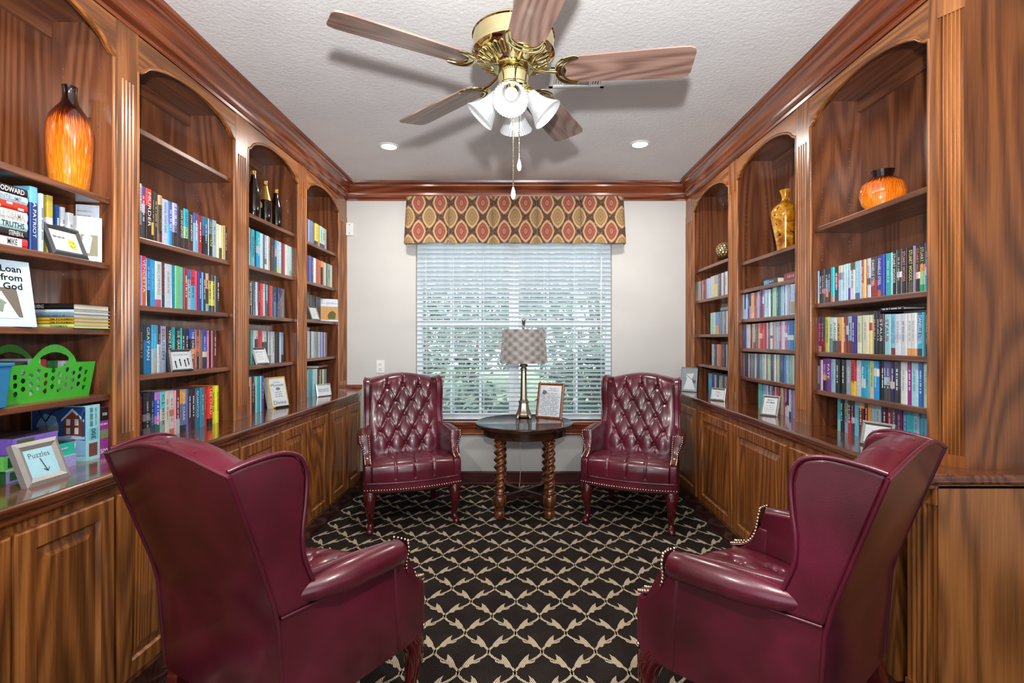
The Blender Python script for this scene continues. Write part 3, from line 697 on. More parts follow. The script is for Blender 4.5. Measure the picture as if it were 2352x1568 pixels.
    for s in (-1, 1):
        wl.tube([(s*(.284+.008*k/10), yb(.27+.72*k/10), .27+.72*k/10) for k in range(11)], .006, 8)
        wl.tube([(s*.290, yb(.578)+.006, .577), (s*.317, .0, .576), (s*.338, .235, .574)], .005, 8)
    tp = [ob(1-k/20, 1) for k in range(21)]; wl.tube([(x, y, z+.004) for x, y, z in tp], .0065, 8)
    nails = MB(); n = 38
    for k in range(n): x = .334*(2*k/(n-1)-1); nails.ball((x, fy(x)+.004, .294), .0068, 6, 4)
    # sides
    for s in (-1, 1):
        def X(x): return s*x
        hx = [(X(.25), yb(.262), .262), (X(.287), yb(.262), .262), (X(.338), .31, .262), (X(.29), .31, .262), (X(.25), yb(.575), .575), (X(.290), yb(.575), .575), (X(.338), .235, .572), (X(.29), .235, .572)]
        if s < 0: hx = [hx[i] for i in (1, 0, 3, 2, 5, 4, 7, 6)]
        def spf(u, v):
            z = .262+(.577-.262)*v; y0_, y1_ = yb(z)+.004, .318-.07*max(0, v-.55)/.45; y = y0_+(y1_-y0_)*u
            return (X(.288+.050*u+.006*math.sin(PI*u)*math.sin(PI*v)), y, z)
        MB().grid(lambda u, v: spf(u if s > 0 else 1-u, v), 14, 8).build('side_panel', L, root, smooth=70)
        ps = MB().prism([(.205, .262), (.325, .262), (.345, .30), (.345, .43), (.338, .462), (.30, .468), (.262, .50), (.24, .54), (.225, .575), (.18, .575)], X(.283), X(.3375), lambda p, a: (a, p[0], p[1]))
        ps.build('front_post', L, root, bev=.012, seg=3, smooth=50)
        am = MB().prism([(-.14, .40), (-.17, .665), (.05, .655), (.20, .64), (.212, .61), (.222, .565), (.245, .515), (.285, .482), (.33, .47), (.33, .40)], X(.250), X(.280), lambda p, a: (a+s*.048*(p[0]+.2)/.53, p[0], p[1]))
        am.build('arm_panel', L, root, bev=.010, seg=3, smooth=50)
        rp = [(X(.270), -.165, .612), (X(.296), -.11, .614), (X(.320), -.03, .617), (X(.326), .05, .615), (X(.330), .15, .610), (X(.331), .20, .607), (X(.331), .212, .607)]
        MB().tube(rp, [.020, .034, .043, .044, .044, .043, .034], 16).build('arm_roll', L, root, smooth=60)
        # scrolled arm front with nailheads
        C = [(.216, .642, .040, .328), (.222, .605, .042, .326), (.228, .565, .034, .318), (.244, .522, .026, .312), (.272, .490, .024, .311), (.312, .474, .024, .311), (.338, .466, .024, .311)]
        cc = catmull([(a, b, 0) for a, b, _, _ in C], 6); cw = catmull([(c, d, 0) for _, _, c, d in C], 6); nn = len(cc)-1
        def af(u, v):
            k = min(nn, int(round(v*nn))); p = cc[k]; hw, cx = cw[k].x, cw[k].y
            t = cc[min(nn, k+1)]-cc[max(0, k-1)]; nrm = Vector((-t.y, t.x)).normalized()
            if nrm.x < 0: nrm = -nrm
            w = 2*u-1; o_ = .009*(1-w**4)
            return (X(cx+hw*w), p.x+nrm.x*o_, p.y+nrm.y*o_)
        MB().grid(lambda u, v: af(u if s < 0 else 1-u, v), 8, nn).build('arm_front', L, root, smooth=70)
        for k in range(0, nn+1, 2):
            for e in (.12, .88): nails.ball(af(e, k/nn), .0058, 6, 4)
        for k in range(1, 4): nails.ball(af(.12+.76*k/4, 0), .0048, 6, 4)
        # wing
        wp = [(yb(.578), .578), (yb(.70), .70), (yb(.85), .85), (yb(.985), .985), (-.352, 1.0), (-.30, 1.012), (-.226, 1.02), (-.175, 1.010), (-.15, .985), (-.139, .94), (-.142, .87), (-.151, .79), (-.147, .72), (-.124, .655), (-.105, .61), (-.098, .578)]
        wc = wp[3:13]; fl = lambda y: (y+.25)*.11
        wm = MB().prism(wp, .243, .290, lambda p, a: (X(a+fl(p[0])), p[0], p[1])); 
        wm.build('wing', L, root, bev=.013, seg=3, smooth=50)
        pc = catmull([(a, b, 0) for a, b in wp[4:15]], 4)
        wl.tube([(X(.289+fl(p.x)), p.x, p.y) for p in pc], .0065, 8)
        # legs
        lp = catmull([(X(.292), .285, .285), (X(.296), .315, .235), (X(.298), .325, .17), (X(.294), .315, .10), (X(.293), .312, .055), (X(.297), .328, .025), (X(.301), .342, .012), (X(.301), .342, 0)], 4)
        lr = catmull([(.047, 0, 0), (.044, 0, 0), (.034, 0, 0), (.023, 0, 0), (.019, 0, 0), (.022, 0, 0), (.026, 0, 0), (.024, 0, 0)], 4)
        MB().tube(lp, [r.x for r in lr], 12).build('leg', M['mahog'], root, smooth=60)
        MB().hexa([(X(.245)-.019, -.265, 0), (X(.245)+.019, -.265, 0), (X(.245)+.019, -.227, 0), (X(.245)-.019, -.227, 0), (X(.24)-.026, -.195, .285), (X(.24)+.026, -.195, .285), (X(.24)+.026, -.143, .285), (X(.24)-.026, -.143, .285)]).build('leg', M['mahog'], root, bev=.004)
    wl.build('welt_piping', L, root, smooth=70)
    o = nails.build('nailhead_trim', M['brassdark'], root, smooth=80); o['kind'] = 'stuff'
    MB().prism([(-.28, yb(.27)), (.28, yb(.27)), (.33, .31), (.2, .35), (0, .37), (-.2, .35), (-.33, .31)], .262, .285, lambda p, a: (p[0], p[1], a)).build('bottom_light_block', M['shadowgap'], root)  # dark cloth bottom, out of view, added to block light under the seat
    return root
ch = build_chair()
def place(o, foot_r, face, label):     # foot_r unused offset kept simple: x, y of origin
    o.location = (foot_r[0], foot_r[1], 0); o.rotation_euler = (0, 0, math.atan2(face[1], face[0])-PI/2)
    tag(o, label, 'armchair', 'burgundy wingback armchairs')
place(ch, (-.866, 3.83), (.36, -.933), 'burgundy tufted leather armchair left of the round table below the window')
c2 = copy_tree(ch); place(c2, (.885, 3.82), (-.40, -.915), 'burgundy tufted leather armchair right of the round table below the window')
c3 = copy_tree(ch); place(c3, (-.80, 1.66), (.458, .889), 'near left burgundy leather armchair seen from behind by the puzzle boxes')
c4 = copy_tree(ch); place(c4, (.872, 1.648), (-.635, .772), 'near right burgundy leather armchair seen from its side and back')
# ------------------------------------------------------------------ round table
TX, TY, TZ = .032, 3.88, .684
tb = empty('side_table', (TX, TY, 0), label='round dark wood table with four barley twist legs between the armchairs', cat='table')
R = .378
MB().lathe([(.0001, TZ-.034), (R-.03, TZ-.034), (R-.008, TZ-.028), (R, TZ-.014), (R-.002, TZ-.002), (R-.009, TZ+.003), (R-.018, TZ+.001), (R-.024, TZ-.004), (.0001, TZ-.004)], 64).build('table_top', M['tablewood'], tb, smooth=40)
MB().lathe([(.305, TZ-.095), (.318, TZ-.09), (.318, TZ-.034), (.290, TZ-.034), (.290, TZ-.095), (.305, TZ-.095)], 64, cap=False).build('apron', M['tablewood'], tb, smooth=40)
def twist_leg():
    mb = MB(); prof = [(.028, 0), (.036, .004), (.041, .022), (.041, .042), (.034, .058), (.027, .062), (.034, .068), (.036, .076), (.030, .082), (.045, .095)]
    mb.lathe(prof, 20)
    mb.lathe([(.045, .095), (.054, .108), (.054, .152), (.045, .168), (.034, .175), (.040, .182), (.040, .192), (.032, .20)], 8)
    z0, z1 = .198, .562; n, k = 28, 90; vs = []; fs = []
    for j in range(k+1):
        z = z0+(z1-z0)*j/k; e = min(1, j/6, (k-j)/6)
        for i in range(n):
            a = 2*PI*i/n; r = .0335+.0105*e*math.cos(2*a-2*PI*z/.054); vs.append((r*math.cos(a), r*math.sin(a), z))
    for j in range(k):
        for i in range(n): i2 = (i+1) % n; fs.append((j*n+i, j*n+i2, (j+1)*n+i2, (j+1)*n+i))
    mb.add(vs, fs); mb.lathe([(.032, .56), (.044, .566), (.044, .574), (.034, .582), (.040, TZ-.090)], 20)
    return mb.mesh('leg', M['twist'], 50)
lg = twist_leg()
for dx in (-.184, .184):
    for dy in (-.184, .184): obj('leg', lg, tb, (dx, dy, 0))
for sg in (1, -1):
    o = MB().box(-.235, .235, -.017, .017, .108+(.002 if sg > 0 else 0), .158+(.002 if sg > 0 else 0)).build('stretcher', M['tablewood'], tb, bev=.004); o.rotation_euler = (0, 0, sg*PI/4)
# lamp
LX, LY = .028, 4.10; tz = TZ-.004
lm = empty('table_lamp', (LX, LY, tz), label='champagne metal table lamp with grey woven drum shade on the round table', cat='lamp')
def oct_prof(prof, n=8, rot=PI/8):
    mb = MB(); vs = []; fs = []
    for (r, z) in prof:
        for i in range(n): a = 2*PI*i/n+rot; k = 1 if n != 8 else (1.0 if i % 2 else 1.0); vs.append((r*math.cos(a), r*math.sin(a), z))
    for j in range(len(prof)-1):
        for i in range(n): i2 = (i+1) % n; fs.append((j*n+i, j*n+i2, (j+1)*n+i2, (j+1)*n+i))
    fs += [tuple(range(n))[::-1], tuple((len(prof)-1)*n+i for i in range(n))]
    return mb.add(vs, fs)
b_ = oct_prof([(.062, .012), (.068, .03), (.064, .042), (.058, .05), (.050, .07), (.043, .10), (.040, .122), (.046, .128), (.046, .136), (.036, .142), (.036, .15)])
for k in range(4):
    a = PI/4+k*PI/2; b_.tube([(.05*math.cos(a), .05*math.sin(a), .03), (.066*math.cos(a), .066*math.sin(a), .018), (.073*math.cos(a), .073*math.sin(a), .006), (.07*math.cos(a), .07*math.sin(a), 0)], [.014, .014, .012, .01], 8)
b_.build('lamp_base', M['pewter'], lm, bev=.002, smooth=30)
oct_prof([(.031, .15), (.030, .17), (.024, .37), (.024, .39), (.030, .394), (.030, .402), (.020, .41), (.034, .424), (.036, .436), (.014, .442)]).build('column', M['pewter'], lm, bev=.0015, smooth=30)
def weave():
    t = NT('woven_grey_shade'); tc = t.n('ShaderNodeTexCoord'); sp = t.n('ShaderNodeSeparateXYZ'); t.l(tc.outputs['Object'], sp.inputs[0])
    an = t.math('MULTIPLY', t.math('ARCTAN2', sp.outputs[1], sp.outputs[0]), 24/(2*PI)); zz = t.math('MULTIPLY', sp.outputs[2], 1/.036)
    ch_ = t.math('MULTIPLY', t.math('SINE', t.math('MULTIPLY', an, PI)), t.math('SINE', t.math('MULTIPLY', zz, PI)))
    nz = t.noise(tc.outputs['Object'], 120, 2); f = t.math('ADD', t.math('MULTIPLY_ADD', ch_, .35, .4), t.math('MULTIPLY', nz, .25))
    t.l(t.ramp(f, [(.15, hexc('5f5a57')), (.5, hexc('8b8582')), (.9, hexc('a39d9a'))]), t.b.inputs['Base Color']); t.set(Roughness=.6, Sheen_Weight=.3); t.bump(ch_, .9, .006); return t.mat
wmat = weave()
def shade_fn(u, v):
    a = 2*PI*u; r = .1935+(.174-.1935)*v; k = math.sin(a*12)*math.sin(PI*v*.27/.036)
    r += .0028*k; return (r*math.cos(a), r*math.sin(a), .45+.27*v)
MB().grid(shade_fn, 192, 60).build('lamp_shade', wmat, lm, smooth=50)
MB().lathe([(.191, .449), (.195, .452), (.194, .458)], 64, cap=False).build('shade_rim', wmat, lm); MB().lathe([(.172, .714), (.176, .718), (.173, .721)], 64, cap=False).build('shade_rim', wmat, lm)
MB().tube([(0, 0, .44), (0, 0, .735)], .005, 8).tube([(-.172, 0, .715), (.172, 0, .715)], .002, 6).tube([(0, -.172, .715), (0, .172, .715)], .002, 6).build('harp', M['pewter'], lm)
MB().lathe([(.004, .72), (.008, .735), (.006, .745), (.012, .77), (.015, .778)], 12).build('finial', M['pewter'], lm, smooth=50)
MB().ball((0, 0, .795), .019, 14, 8).build('finial_ball', M['chrome'], lm, smooth=80)
MB().tube(catmull([(.0, .07, .003), (-.02, .12, .003), (-.03, .165, -.01), (-.03, .172, -.1), (-.028, .17, -.45), (-.035, .17, -.60), (-.06, .16, -.676)], 6), .0028, 6).build('power_cord', M['white'], lm)
# ------------------------------------------------------------------ ceiling fan
FX, FY, FZ = -.026, 1.90, CAMZ+1.01
fan = empty('ceiling_fan', (FX, FY, FZ), label='brass ceiling fan with five walnut blades and four glass lamp shades', cat='ceiling fan')
MB().lathe([(.0001, HC-FZ), (.066, HC-FZ), (.066, HC-FZ-.03), (.03, HC-FZ-.06), (.013, HC-FZ-.06)], 32).tube([(.012, 0, HC-FZ-.05), (.012, 0, .13)], .010, 12).build('downrod', M['brass'], fan, smooth=40)
MB().lathe([(.02, .160), (.10, .155), (.148, .146), (.155, .140), (.157, .134), (.153, .130), (.153, .078), (.157, .074), (.157, .066), (.148, .058), (.135, .050), (.085, .026), (.075, .018), (.075, .010), (.05, .008)], 64).build('motor_housing', M['brass'], fan, smooth=35)
rb = MB()
for k in range(30):
    a = 2*PI*k/30; ca, sa = math.cos(a), math.sin(a); P = lambda r, z, t: (r*ca-t*sa, r*sa+t*ca, z)
    lp = [P(.138, .049, 0), P(.134, .046, .008), P(.118, .038, .0085), P(.098, .030, .005), P(.09, .027, 0), P(.098, .030, -.005), P(.118, .038, -.0085), P(.134, .046, -.008), P(.138, .049, 0)]
    rb.tube(lp, .0026, 6, cap=False)
o = rb.build('vent_ribs', M['brass'], fan, smooth=60)
o = MB(); 
for k in range(15): a = 2*PI*(k+.5)/15; o.lathe([(.006, 0), (.006, .003)], 8, c=(.119*math.cos(a), .119*math.sin(a), .034))
MB().lathe([(.05, .012), (.056, .006), (.058, -.004), (.057, -.05), (.062, -.056), (.062, -.066), (.052, -.078), (.036, -.082), (.036, -.10), (.044, -.108), (.044, -.122), (.03, -.132), (.012, -.14), (.0001, -.142)], 40).build('switch_housing', M['brass'], fan, smooth=35)
def blade_mesh():
    mb = MB(); out = []
    prof = [(.185, .046), (.20, .058), (.24, .064), (.40, .070), (.60, .076), (.635, .075), (.655, .067), (.662, .050)]
    poly = [(x, -w) for x, w in prof]+[(x, w) for x, w in reversed(prof)]
    mb.prism(poly, -.003, .003, lambda p, a: (p[0], p[1], a)); return mb.mesh('blade', M['blade'])
bmesh_, pitch_ = blade_mesh(), math.radians(-12)
def iron_mesh():
    mb = MB(); mb.tube([(.062, 0, .016), (.09, 0, .006), (.125, 0, -.004), (.165, 0, -.006)], [.012, .009, .009, .012], 8, sq=.6)
    for s in (1, -1):
        q = catmull([(.163, 0, -.007), (.168, .03*s, -.007), (.19, .056*s, -.007), (.225, .066*s, -.006), (.243, .060*s, -.006)], 6); mb.tube(q, [.008-.004*abs(i/len(q)-.4) for i in range(len(q))], 8, sq=.7)
        q = catmull([(.186, 0, -.007), (.19, .025*s, -.007), (.207, .047*s, -.007), (.243, .060*s, -.006)], 6); mb.tube(q, .0048, 8, sq=.8)
    mb.prism([(.16, -.02), (.19, -.03), (.20, 0), (.19, .03), (.16, .02)], -.006, -.003, lambda p, a: (p[0], p[1], a))
    return mb.mesh('blade_iron', M['brass'], 50)
im = iron_mesh()
for k in range(5):
    a = math.radians(-6.5+72*k)
    b = obj('blade', bmesh_, fan, (0, 0, 0), (pitch_, 0, 0)); b.rotation_euler = (Matrix.Rotation(a, 3, 'Z') @ Matrix.Rotation(pitch_, 3, 'X')).to_euler()
    ir = obj('blade_iron', im, fan); ir.rotation_euler = b.rotation_euler
def shade_mesh():
    mb = MB(); pr = [(.026, 0), (.030, .004), (.031, .02), (.034, .04), (.041, .062), (.052, .084), (.061, .098), (.064, .104)]
    rib = lambda a, j: .022*math.cos(36*a)*(.5+.5*j/7)
    mb.lathe(pr, 144, rib=rib, cap=False); mb.lathe([(r-.0022, z) for r, z in reversed(pr)], 144, rib=rib, cap=False)
    return mb.mesh('glass_shade', M['shade'], 60)
shm = shade_mesh(); bulb = MB().ball((0, 0, .052), .024, 16, 10).mesh('bulb', M['bulb'], 80)
fit = MB().lathe([(.012, -.04), (.016, -.028), (.027, -.016), (.030, -.004), (.029, .012)], 24, cap=False).mesh('shade_fitter', M['brass'], 50)
for k in range(4):
    a = math.radians(266+90*k); el = math.radians(-46)
    d = Vector((math.cos(a)*math.cos(el), math.sin(a)*math.cos(el), math.sin(el))); rot = d.to_track_quat('Z', 'Y').to_euler()
    p = Vector((math.cos(a)*.058, math.sin(a)*.058, -.090))
    f = obj('shade_fitter', fit, fan, p, rot); obj('glass_shade', shm, fan, p, rot); obj('bulb', bulb, fan, p, rot)
    lo = light('fan_bulb_lamp', 'POINT', Vector((FX, FY, FZ))+p+d*.085, .16, .025, (1, .95, .88))
for (x, y, zb) in ((-.0, -.045, CAMZ+(778-430)*1.855/FPX), (.022, .03, CAMZ+(778-366)*1.93/FPX)):
    pc = MB(); z = -.08
    pc.tube([(x, y, -.06), (x, y, zb-FZ)], .0016, 6)
    while z > zb-FZ: pc.ball((x, y, z), .0027, 6, 4); z -= .007
    c = pc.build('pull_chain', M['brass'], fan, smooth=60)
    q = MB().lathe([(.003, 0), (.005, -.006), (.0085, -.022), (.009, -.032), (.006, -.042), (.001, -.046)], 12, c=(x, y, zb-FZ)).build('chain_pull', M['white'], fan, smooth=60); q.parent = c
# ------------------------------------------------------------------ vases and bottles
def fire_glaze(name, hgt, neck, zdark):
    t = NT(name); tc = t.n('ShaderNodeTexCoord'); sp = t.n('ShaderNodeSeparateXYZ'); t.l(tc.outputs['Object'], sp.inputs[0])
    an = t.math('ARCTAN2', sp.outputs[1], sp.outputs[0]); cx = t.n('ShaderNodeCombineXYZ'); t.l(t.math('MULTIPLY', an, 7), cx.inputs[0]); t.l(t.math('MULTIPLY', sp.outputs[2], 7), cx.inputs[2])
    n = t.noise(cx.outputs[0], 2.2, 3, .6); z = t.math('DIVIDE', sp.outputs[2], hgt)
    f = t.math('ADD', z, t.math('MULTIPLY', t.math('SUBTRACT', n, .5), .34))
    c = t.ramp(f, [(0, hexc('e88a1c')), (zdark*.45, hexc('e06c10')), (zdark*.86, hexc('b84a0c')), (zdark, hexc('4a1808')), (zdark+.08, hexc('1c0a08'))])
    st = t.ramp(n, [(.40, hexc('f0a030')), (.5, hexc('e07818')), (.56, hexc('5a2408')), (.62, hexc('d86a14'))])
    c = t.mix(t.math('MULTIPLY', t.math('LESS_THAN', f, zdark*.92), .35), c, st)
    t.l(c, t.b.inputs['Base Color']); t.set(Roughness=.08, Coat_Weight=.8, Coat_Roughness=.05); return t.mat
v = MB().lathe([(.0001, 0), (.050, 0), (.056, .006), (.066, .10), (.070, .20), (.069, .245), (.060, .285), (.042, .315), (.028, .335), (.0225, .355), (.0215, .385), (.0245, .402), (.021, .402), (.018, .38)], 40).build('tall_vase', fire_glaze('orange_drip_glaze', .402, 0, .70), loc=(-1.70, 1.889, 1.873), smooth=50)
tag(v, 'tall orange glazed bottle vase with dark brown neck', 'vase')
v = empty('squat_vase', (1.655, 2.285, 1.899), math.radians(-28), label='squat round orange glazed vase with a wide dark slot mouth', cat='vase')
MB().lathe([(.0001, 0), (.036, 0), (.05, .004), (.082, .04), (.094, .085), (.084, .13), (.056, .155), (.038, .165)], 40, sy=.62).build('body', fire_glaze('orange_swirl_glaze', .20, 0, .78), v, smooth=50)
MB().lathe([(.038, .163), (.040, .175), (.046, .196), (.040, .196), (.032, .17)], 32, sy=.62, cap=False).build('neck', plain('dark_brown_glaze', '1e0d08', .1), v, smooth=50)
def gold_lacquer():
    t = NT('gold_leaf_lacquer'); v_ = t.coords(); a = t.noise(v_, 13, 3, .6, 1.2); b = t.noise(v_, 40, 2)
    c = t.ramp(a, [(.3, hexc('6c340a')), (.45, hexc('b8700f')), (.58, hexc('d89a24')), (.7, hexc('e8cc80')), (.8, hexc('a86010'))])
    c = t.mix(t.math('LESS_THAN', b, .32), c, hexc('2c1606')); t.l(c, t.b.inputs['Base Color']); t.set(Roughness=.14, Metallic=.25, Coat_Weight=.8); return t.mat
v = MB().lathe([(.0001, 0), (.045, 0), (.046, .004), (.052, .06), (.066, .14), (.082, .22), (.084, .262), (.072, .295), (.048, .314), (.026, .328), (.020, .345), (.022, .365), (.034, .40), (.031, .40), (.018, .36)], 40).build('tall_vase', gold_lacquer(), loc=(1.655, 3.125, 1.852), smooth=50)
tag(v, 'tall gold lacquered vase with flared neck and broad shoulder', 'vase')
g = empty('mosaic_globe', (1.655, 4.07, 1.92), label='gold mosaic ball ornament on a dark pedestal foot', cat='ornament')
MB().lathe([(.0001, 0), (.045, 0), (.048, .01), (.030, .03), (.026, .045), (.05, .062), (.054, .07), (.02, .072)], 28).build('pedestal', plain('bronze_foot', '5a4630', .35, .6), g, smooth=50)
sc_ = MB()
for j in range(1, 9):
    th = PI*j/9; n = max(6, int(15*math.sin(th)))
    for i in range(n):
        a = 2*PI*(i+.5*(j % 2))/n; d = Vector((math.sin(th)*math.cos(a), math.sin(th)*math.sin(a), math.cos(th))); e1 = d.orthogonal().normalized(); e2 = d.cross(e1)
        pts = [d*.058+e1*math.cos(q*PI/3)*.0105+e2*math.sin(q*PI/3)*.0105 for q in range(6)]; b0 = len(sc_.v)
        c0 = Vector((0, 0, .128)); sc_.add([c0+p for p in pts]+[c0+d*.0625], [(q, (q+1) % 6, 6) for q in range(6)])
MB().ball((0, 0, .128), .0575, 24, 14).build('ball', plain('ball_grout', '4a3c28', .6), g, smooth=80)
o = sc_.build('mosaic_tiles', plain('gold_tile', 'd8c490', .2, .6), g); o['kind'] = 'stuff'
glassb = plain('dark_brown_bottle_glass', '140a07', .08, Coat_Weight=.8); foil = plain('gold_foil', 'b08c46', .3, .7)
for i, (px, d, lab) in enumerate(((582, .07, 'dark beer bottle with gold cap, leftmost of the three bottles'), (609, .10, 'middle dark beer bottle with gold foil neck label'), (634, .12, 'dark beer bottle with gold cap, rightmost of the three bottles'))):
    X_ = -(FL+d); Y_ = -X_*FPX/(VX-px); k = 1.0
    b = empty('beer_bottle', (X_, Y_, 2.07), label=lab, cat='bottle', group='three dark bottles')
    MB().lathe([(.0001, 0), (.036, 0), (.040, .006), (.041, .05), (.040, .15), (.034, .18), (.021, .23), (.0155, .26), (.0145, .285)], 28).build('glass_body', glassb, b, smooth=50)
    MB().lathe([(.0150, .262), (.0158, .285), (.0135, .286)], 20, cap=False).build('neck_foil', foil, b, smooth=50)
    MB().lathe([(.0155, .284), (.0165, .288), (.0165, .295), (.012, .299), (.0001, .30)], 20).build('cap', foil, b, smooth=50)
    if i == 1:
        MB().lathe([(.0392, .165), (.0352, .181), (.0222, .231), (.0165, .262)], 28, cap=False).build('neck_label', foil, b, smooth=50)
    if i == 0: MB().lathe([(.0001, 0), (.016, .0006), (.02, 0)], 20, M=Matrix.Rotation(PI/2, 4, 'Y'), c=(.0385, .012, .09)).build('round_label', foil, b)
# ------------------------------------------------------------------ picture frames
def frame(name, label, base, yaw, w, h, lean, lines=None, bw=.018, fm='silver', card='paper', extra=None, depth=.014, cat='frame', group='small framed signs'):
    # yaw: direction the picture faces (angle of its outward normal); local: faces -y
    root = empty(name, base, yaw+PI/2, label, cat, group); r = Matrix.Rotation(lean, 4, 'X')   # lean back (top towards +y)
    R_ = (-lean, 0, 0)
    def T(p): q = Matrix.Rotation(-lean, 4, 'X') @ Vector(p); return q
    mb = MB(); o_ = [(-w/2, 0), (w/2, 0), (w/2, h), (-w/2, h)]; i_ = [(-w/2+bw, bw), (w/2-bw, bw), (w/2-bw, h-bw), (-w/2+bw, h-bw)]; m_ = [((a[0]+b[0])/2, (a[1]+b[1])/2) for a, b in zip(o_, i_)]
    def rg(a, ya, b, yb_):
        mb.add([T((x, ya, z)) for x, z in a]+[T((x, yb_, z)) for x, z in b], [(k, (k+1) % 4, 4+(k+1) % 4, 4+k) for k in range(4)])
    rg(o_, depth, o_, .002); rg(o_, .002, m_, -.003); rg(m_, -.003, i_, .003)
    mb.add([T((x, depth, z)) for x, z in o_], [(3, 2, 1, 0)])
    mb.build('frame', M[fm], root)
    MB().add([T((x, .0032, z)) for x, z in i_], [(0, 1, 2, 3)]).build('card', M[card], root)
    leg = MB(); top = T((0, depth, h*.6)); bot = Vector((0, top.y+h*.05, 0)); leg.hexa([bot+Vector((-w*.12, -.002, 0)), bot+Vector((w*.12, -.002, 0)), bot+Vector((w*.12, .002, 0)), bot+Vector((-w*.12, .002, 0)), top+Vector((-w*.1, -.001, 0)), top+Vector((w*.1, -.001, 0)), top+Vector((w*.1, .002, 0)), top+Vector((-w*.1, .002, 0))]); leg.build('easel_back', M['black'], root)
    for (s, cx, cz, tw, th, col, bd) in (lines or []):
        p = T((cx*(w-2*bw)/2, .0027, bw+cz*(h-2*bw)))
        if s.startswith('#'): me, asp = dash_mesh(int(s[1:])); obj('lettering', me, root, p, (PI/2-lean, 0, 0), (tw*(w-2*bw), th*(h-2*bw), 1), hexc(col))
        else: put_text(root, s, tw*(w-2*bw), th*(h-2*bw), p, (PI/2-lean, 0, 0), col, bd)
    if extra: extra(root, T, w, h, bw)
    return root
def on(px, py, z):    # point on a horizontal surface seen at a pixel
    Y = (CAMZ-z)*FPX/(py-VY); return ((px-VX)*Y/FPX, Y, z)
EAST, WEST = 0.0, PI
def ldash(n, z0, z1, w=.8, col='5a6068', c0=3): return [('#%d' % (c0+k), 0, z1-(z1-z0)*k/max(1, n-1), w*(1 if k % 3 else .8), .028, col, 0) for k in range(n)]
# wooden frame with the notice on the table
p = on(1259, 962, tz)
def house(root, T, w, h, bw):
    MB().add([T((x, .0027, z)) for x, z in ((-.075, .205), (-.05, .195), (-.03, .215), (-.04, .23), (-.065, .235))], [(0, 1, 2, 3, 4)]).build('sketch', M['silver'], root)
frame('framed_notice', 'cherry wood framed typed notice leaning on the round table beside the lamp', p, -PI/2-math.radians(24), .225, .295, math.radians(15), [('#1', .25, .90, .42, .025, 'a06040', 0), ('#2', .25, .865, .22, .02, '707880', 0), ('#4', .25, .83, .45, .025, '707880', 0)]+ldash(13, .06, .74, .92, '76808c', 5), .021, 'framewood', extra=house, group='small framed signs')
# puzzles sign
def arrow(root, T, w, h, bw):
    q = [((-.004, .082), (.008, .038)), ((.008, .038), (-.003, .047)), ((.008, .038), (.016, .049))]
    mb = MB()
    for a, b in q: mb.tube([T((a[0], .0024, a[1])), T((b[0], .0024, b[1]))], .0011, 5)
    mb.build('arrow', M['black'], root)
frame('framed_sign', 'silver framed handwritten puzzles sign with an arrow on the counter', (-1.477, 1.576, ZT), 0, .146, .140, math.radians(21), [('Puzzles', -.05, .78, .72, .2, '3a2a3a', -.01)], .026, 'lightsilver', 'bluepaper', arrow, .02)
def smiley(root, T, w, h, bw):
    MB().add([T((.022+.017*math.cos(2*PI*k/20), .0026, .050+.020*math.sin(2*PI*k/20))) for k in range(20)], [tuple(range(20))]).build('smiley_badge', plain('smiley_yellow', 'e0c81c', .4), root)
    e = MB()
    for dx in (-.006, .006): e.add([T((.022+dx+.002*math.cos(2*PI*k/8), .0022, .057+.003*math.sin(2*PI*k/8))) for k in range(8)], [tuple(range(8))])
    e.tube([T((.022+.009*math.cos(PI+PI*k/8), .0022, .047+.008*math.sin(PI+PI*k/8))) for k in range(9)], .0008, 4); e.build('smiley_face', M['black'], root)
frame('framed_sign', 'pewter framed sign with a yellow smiley on the upper left shelf', (-1.600, 1.79, 1.618), math.radians(2), .150, .118, math.radians(20), [('#3', -.45, .66, .42, .1, '404048', 0)], .020, 'darkpewter', extra=smiley)
def icons(root, T, w, h, bw):
    mb = MB()
    for x, z in ((-.035, .03), (-.008, .038), (.022, .034), (.042, .04)):
        mb.tube([T((x, .0024, z+.012)), T((x+.004, .0024, z-.012))], .0022, 5)
        mb.add([T((x+.005*math.cos(2*PI*k/10), .0024, z+.017+.005*math.sin(2*PI*k/10))) for k in range(10)], [tuple(range(10))])
    mb.build('figure_icons', M['black'], root)
frame('framed_sign', 'dark framed card with small figures in front of the third book row', (-1.598, 2.372, 1.172), math.radians(-6), .135, .105, math.radians(8), [('LARGE HARDBACK BOOKS', 0, .82, .8, .08, '50586a', 0)], .011, 'darkpewter', extra=icons)  # frame metal darkened to carry the shadows inside the frame
frame('framed_sign', 'small pale framed card on the shelf under the bottles bay', (-1.60, 3.12, 1.165), math.radians(-20), .105, .115, math.radians(22), [('#8', 0, .82, .7, .05, '606468', 0)]+ldash(3, .25, .62, .5), .014, 'silver')
frame('framed_sign', 'small pale framed card in front of dark books near the window', (-1.60, 3.93, 1.473), math.radians(-15), .10, .115, math.radians(20), ldash(4, .2, .8, .6), .012, 'silver')
frame('framed_sign', 'silver framed large print sign on the left counter near window', (-1.53, 3.92, ZT), math.radians(-30), .135, .10, math.radians(12), [('EXTRA LARGE\nPRINT BOOKS', 0, .5, .8, .4, '30343c', 0)], .010, 'chrome')
frame('framed_sign', 'silver framed card on the right counter nearest the window', on(1647, 920, ZT), PI+math.radians(35), .12, .095, math.radians(12), [('#3', 0, .75, .4, .06, '30343c', 0), ('#5', 0, .3, .2, .1, '30343c', 0)]+ldash(2, .45, .6, .7), .014, 'silver')
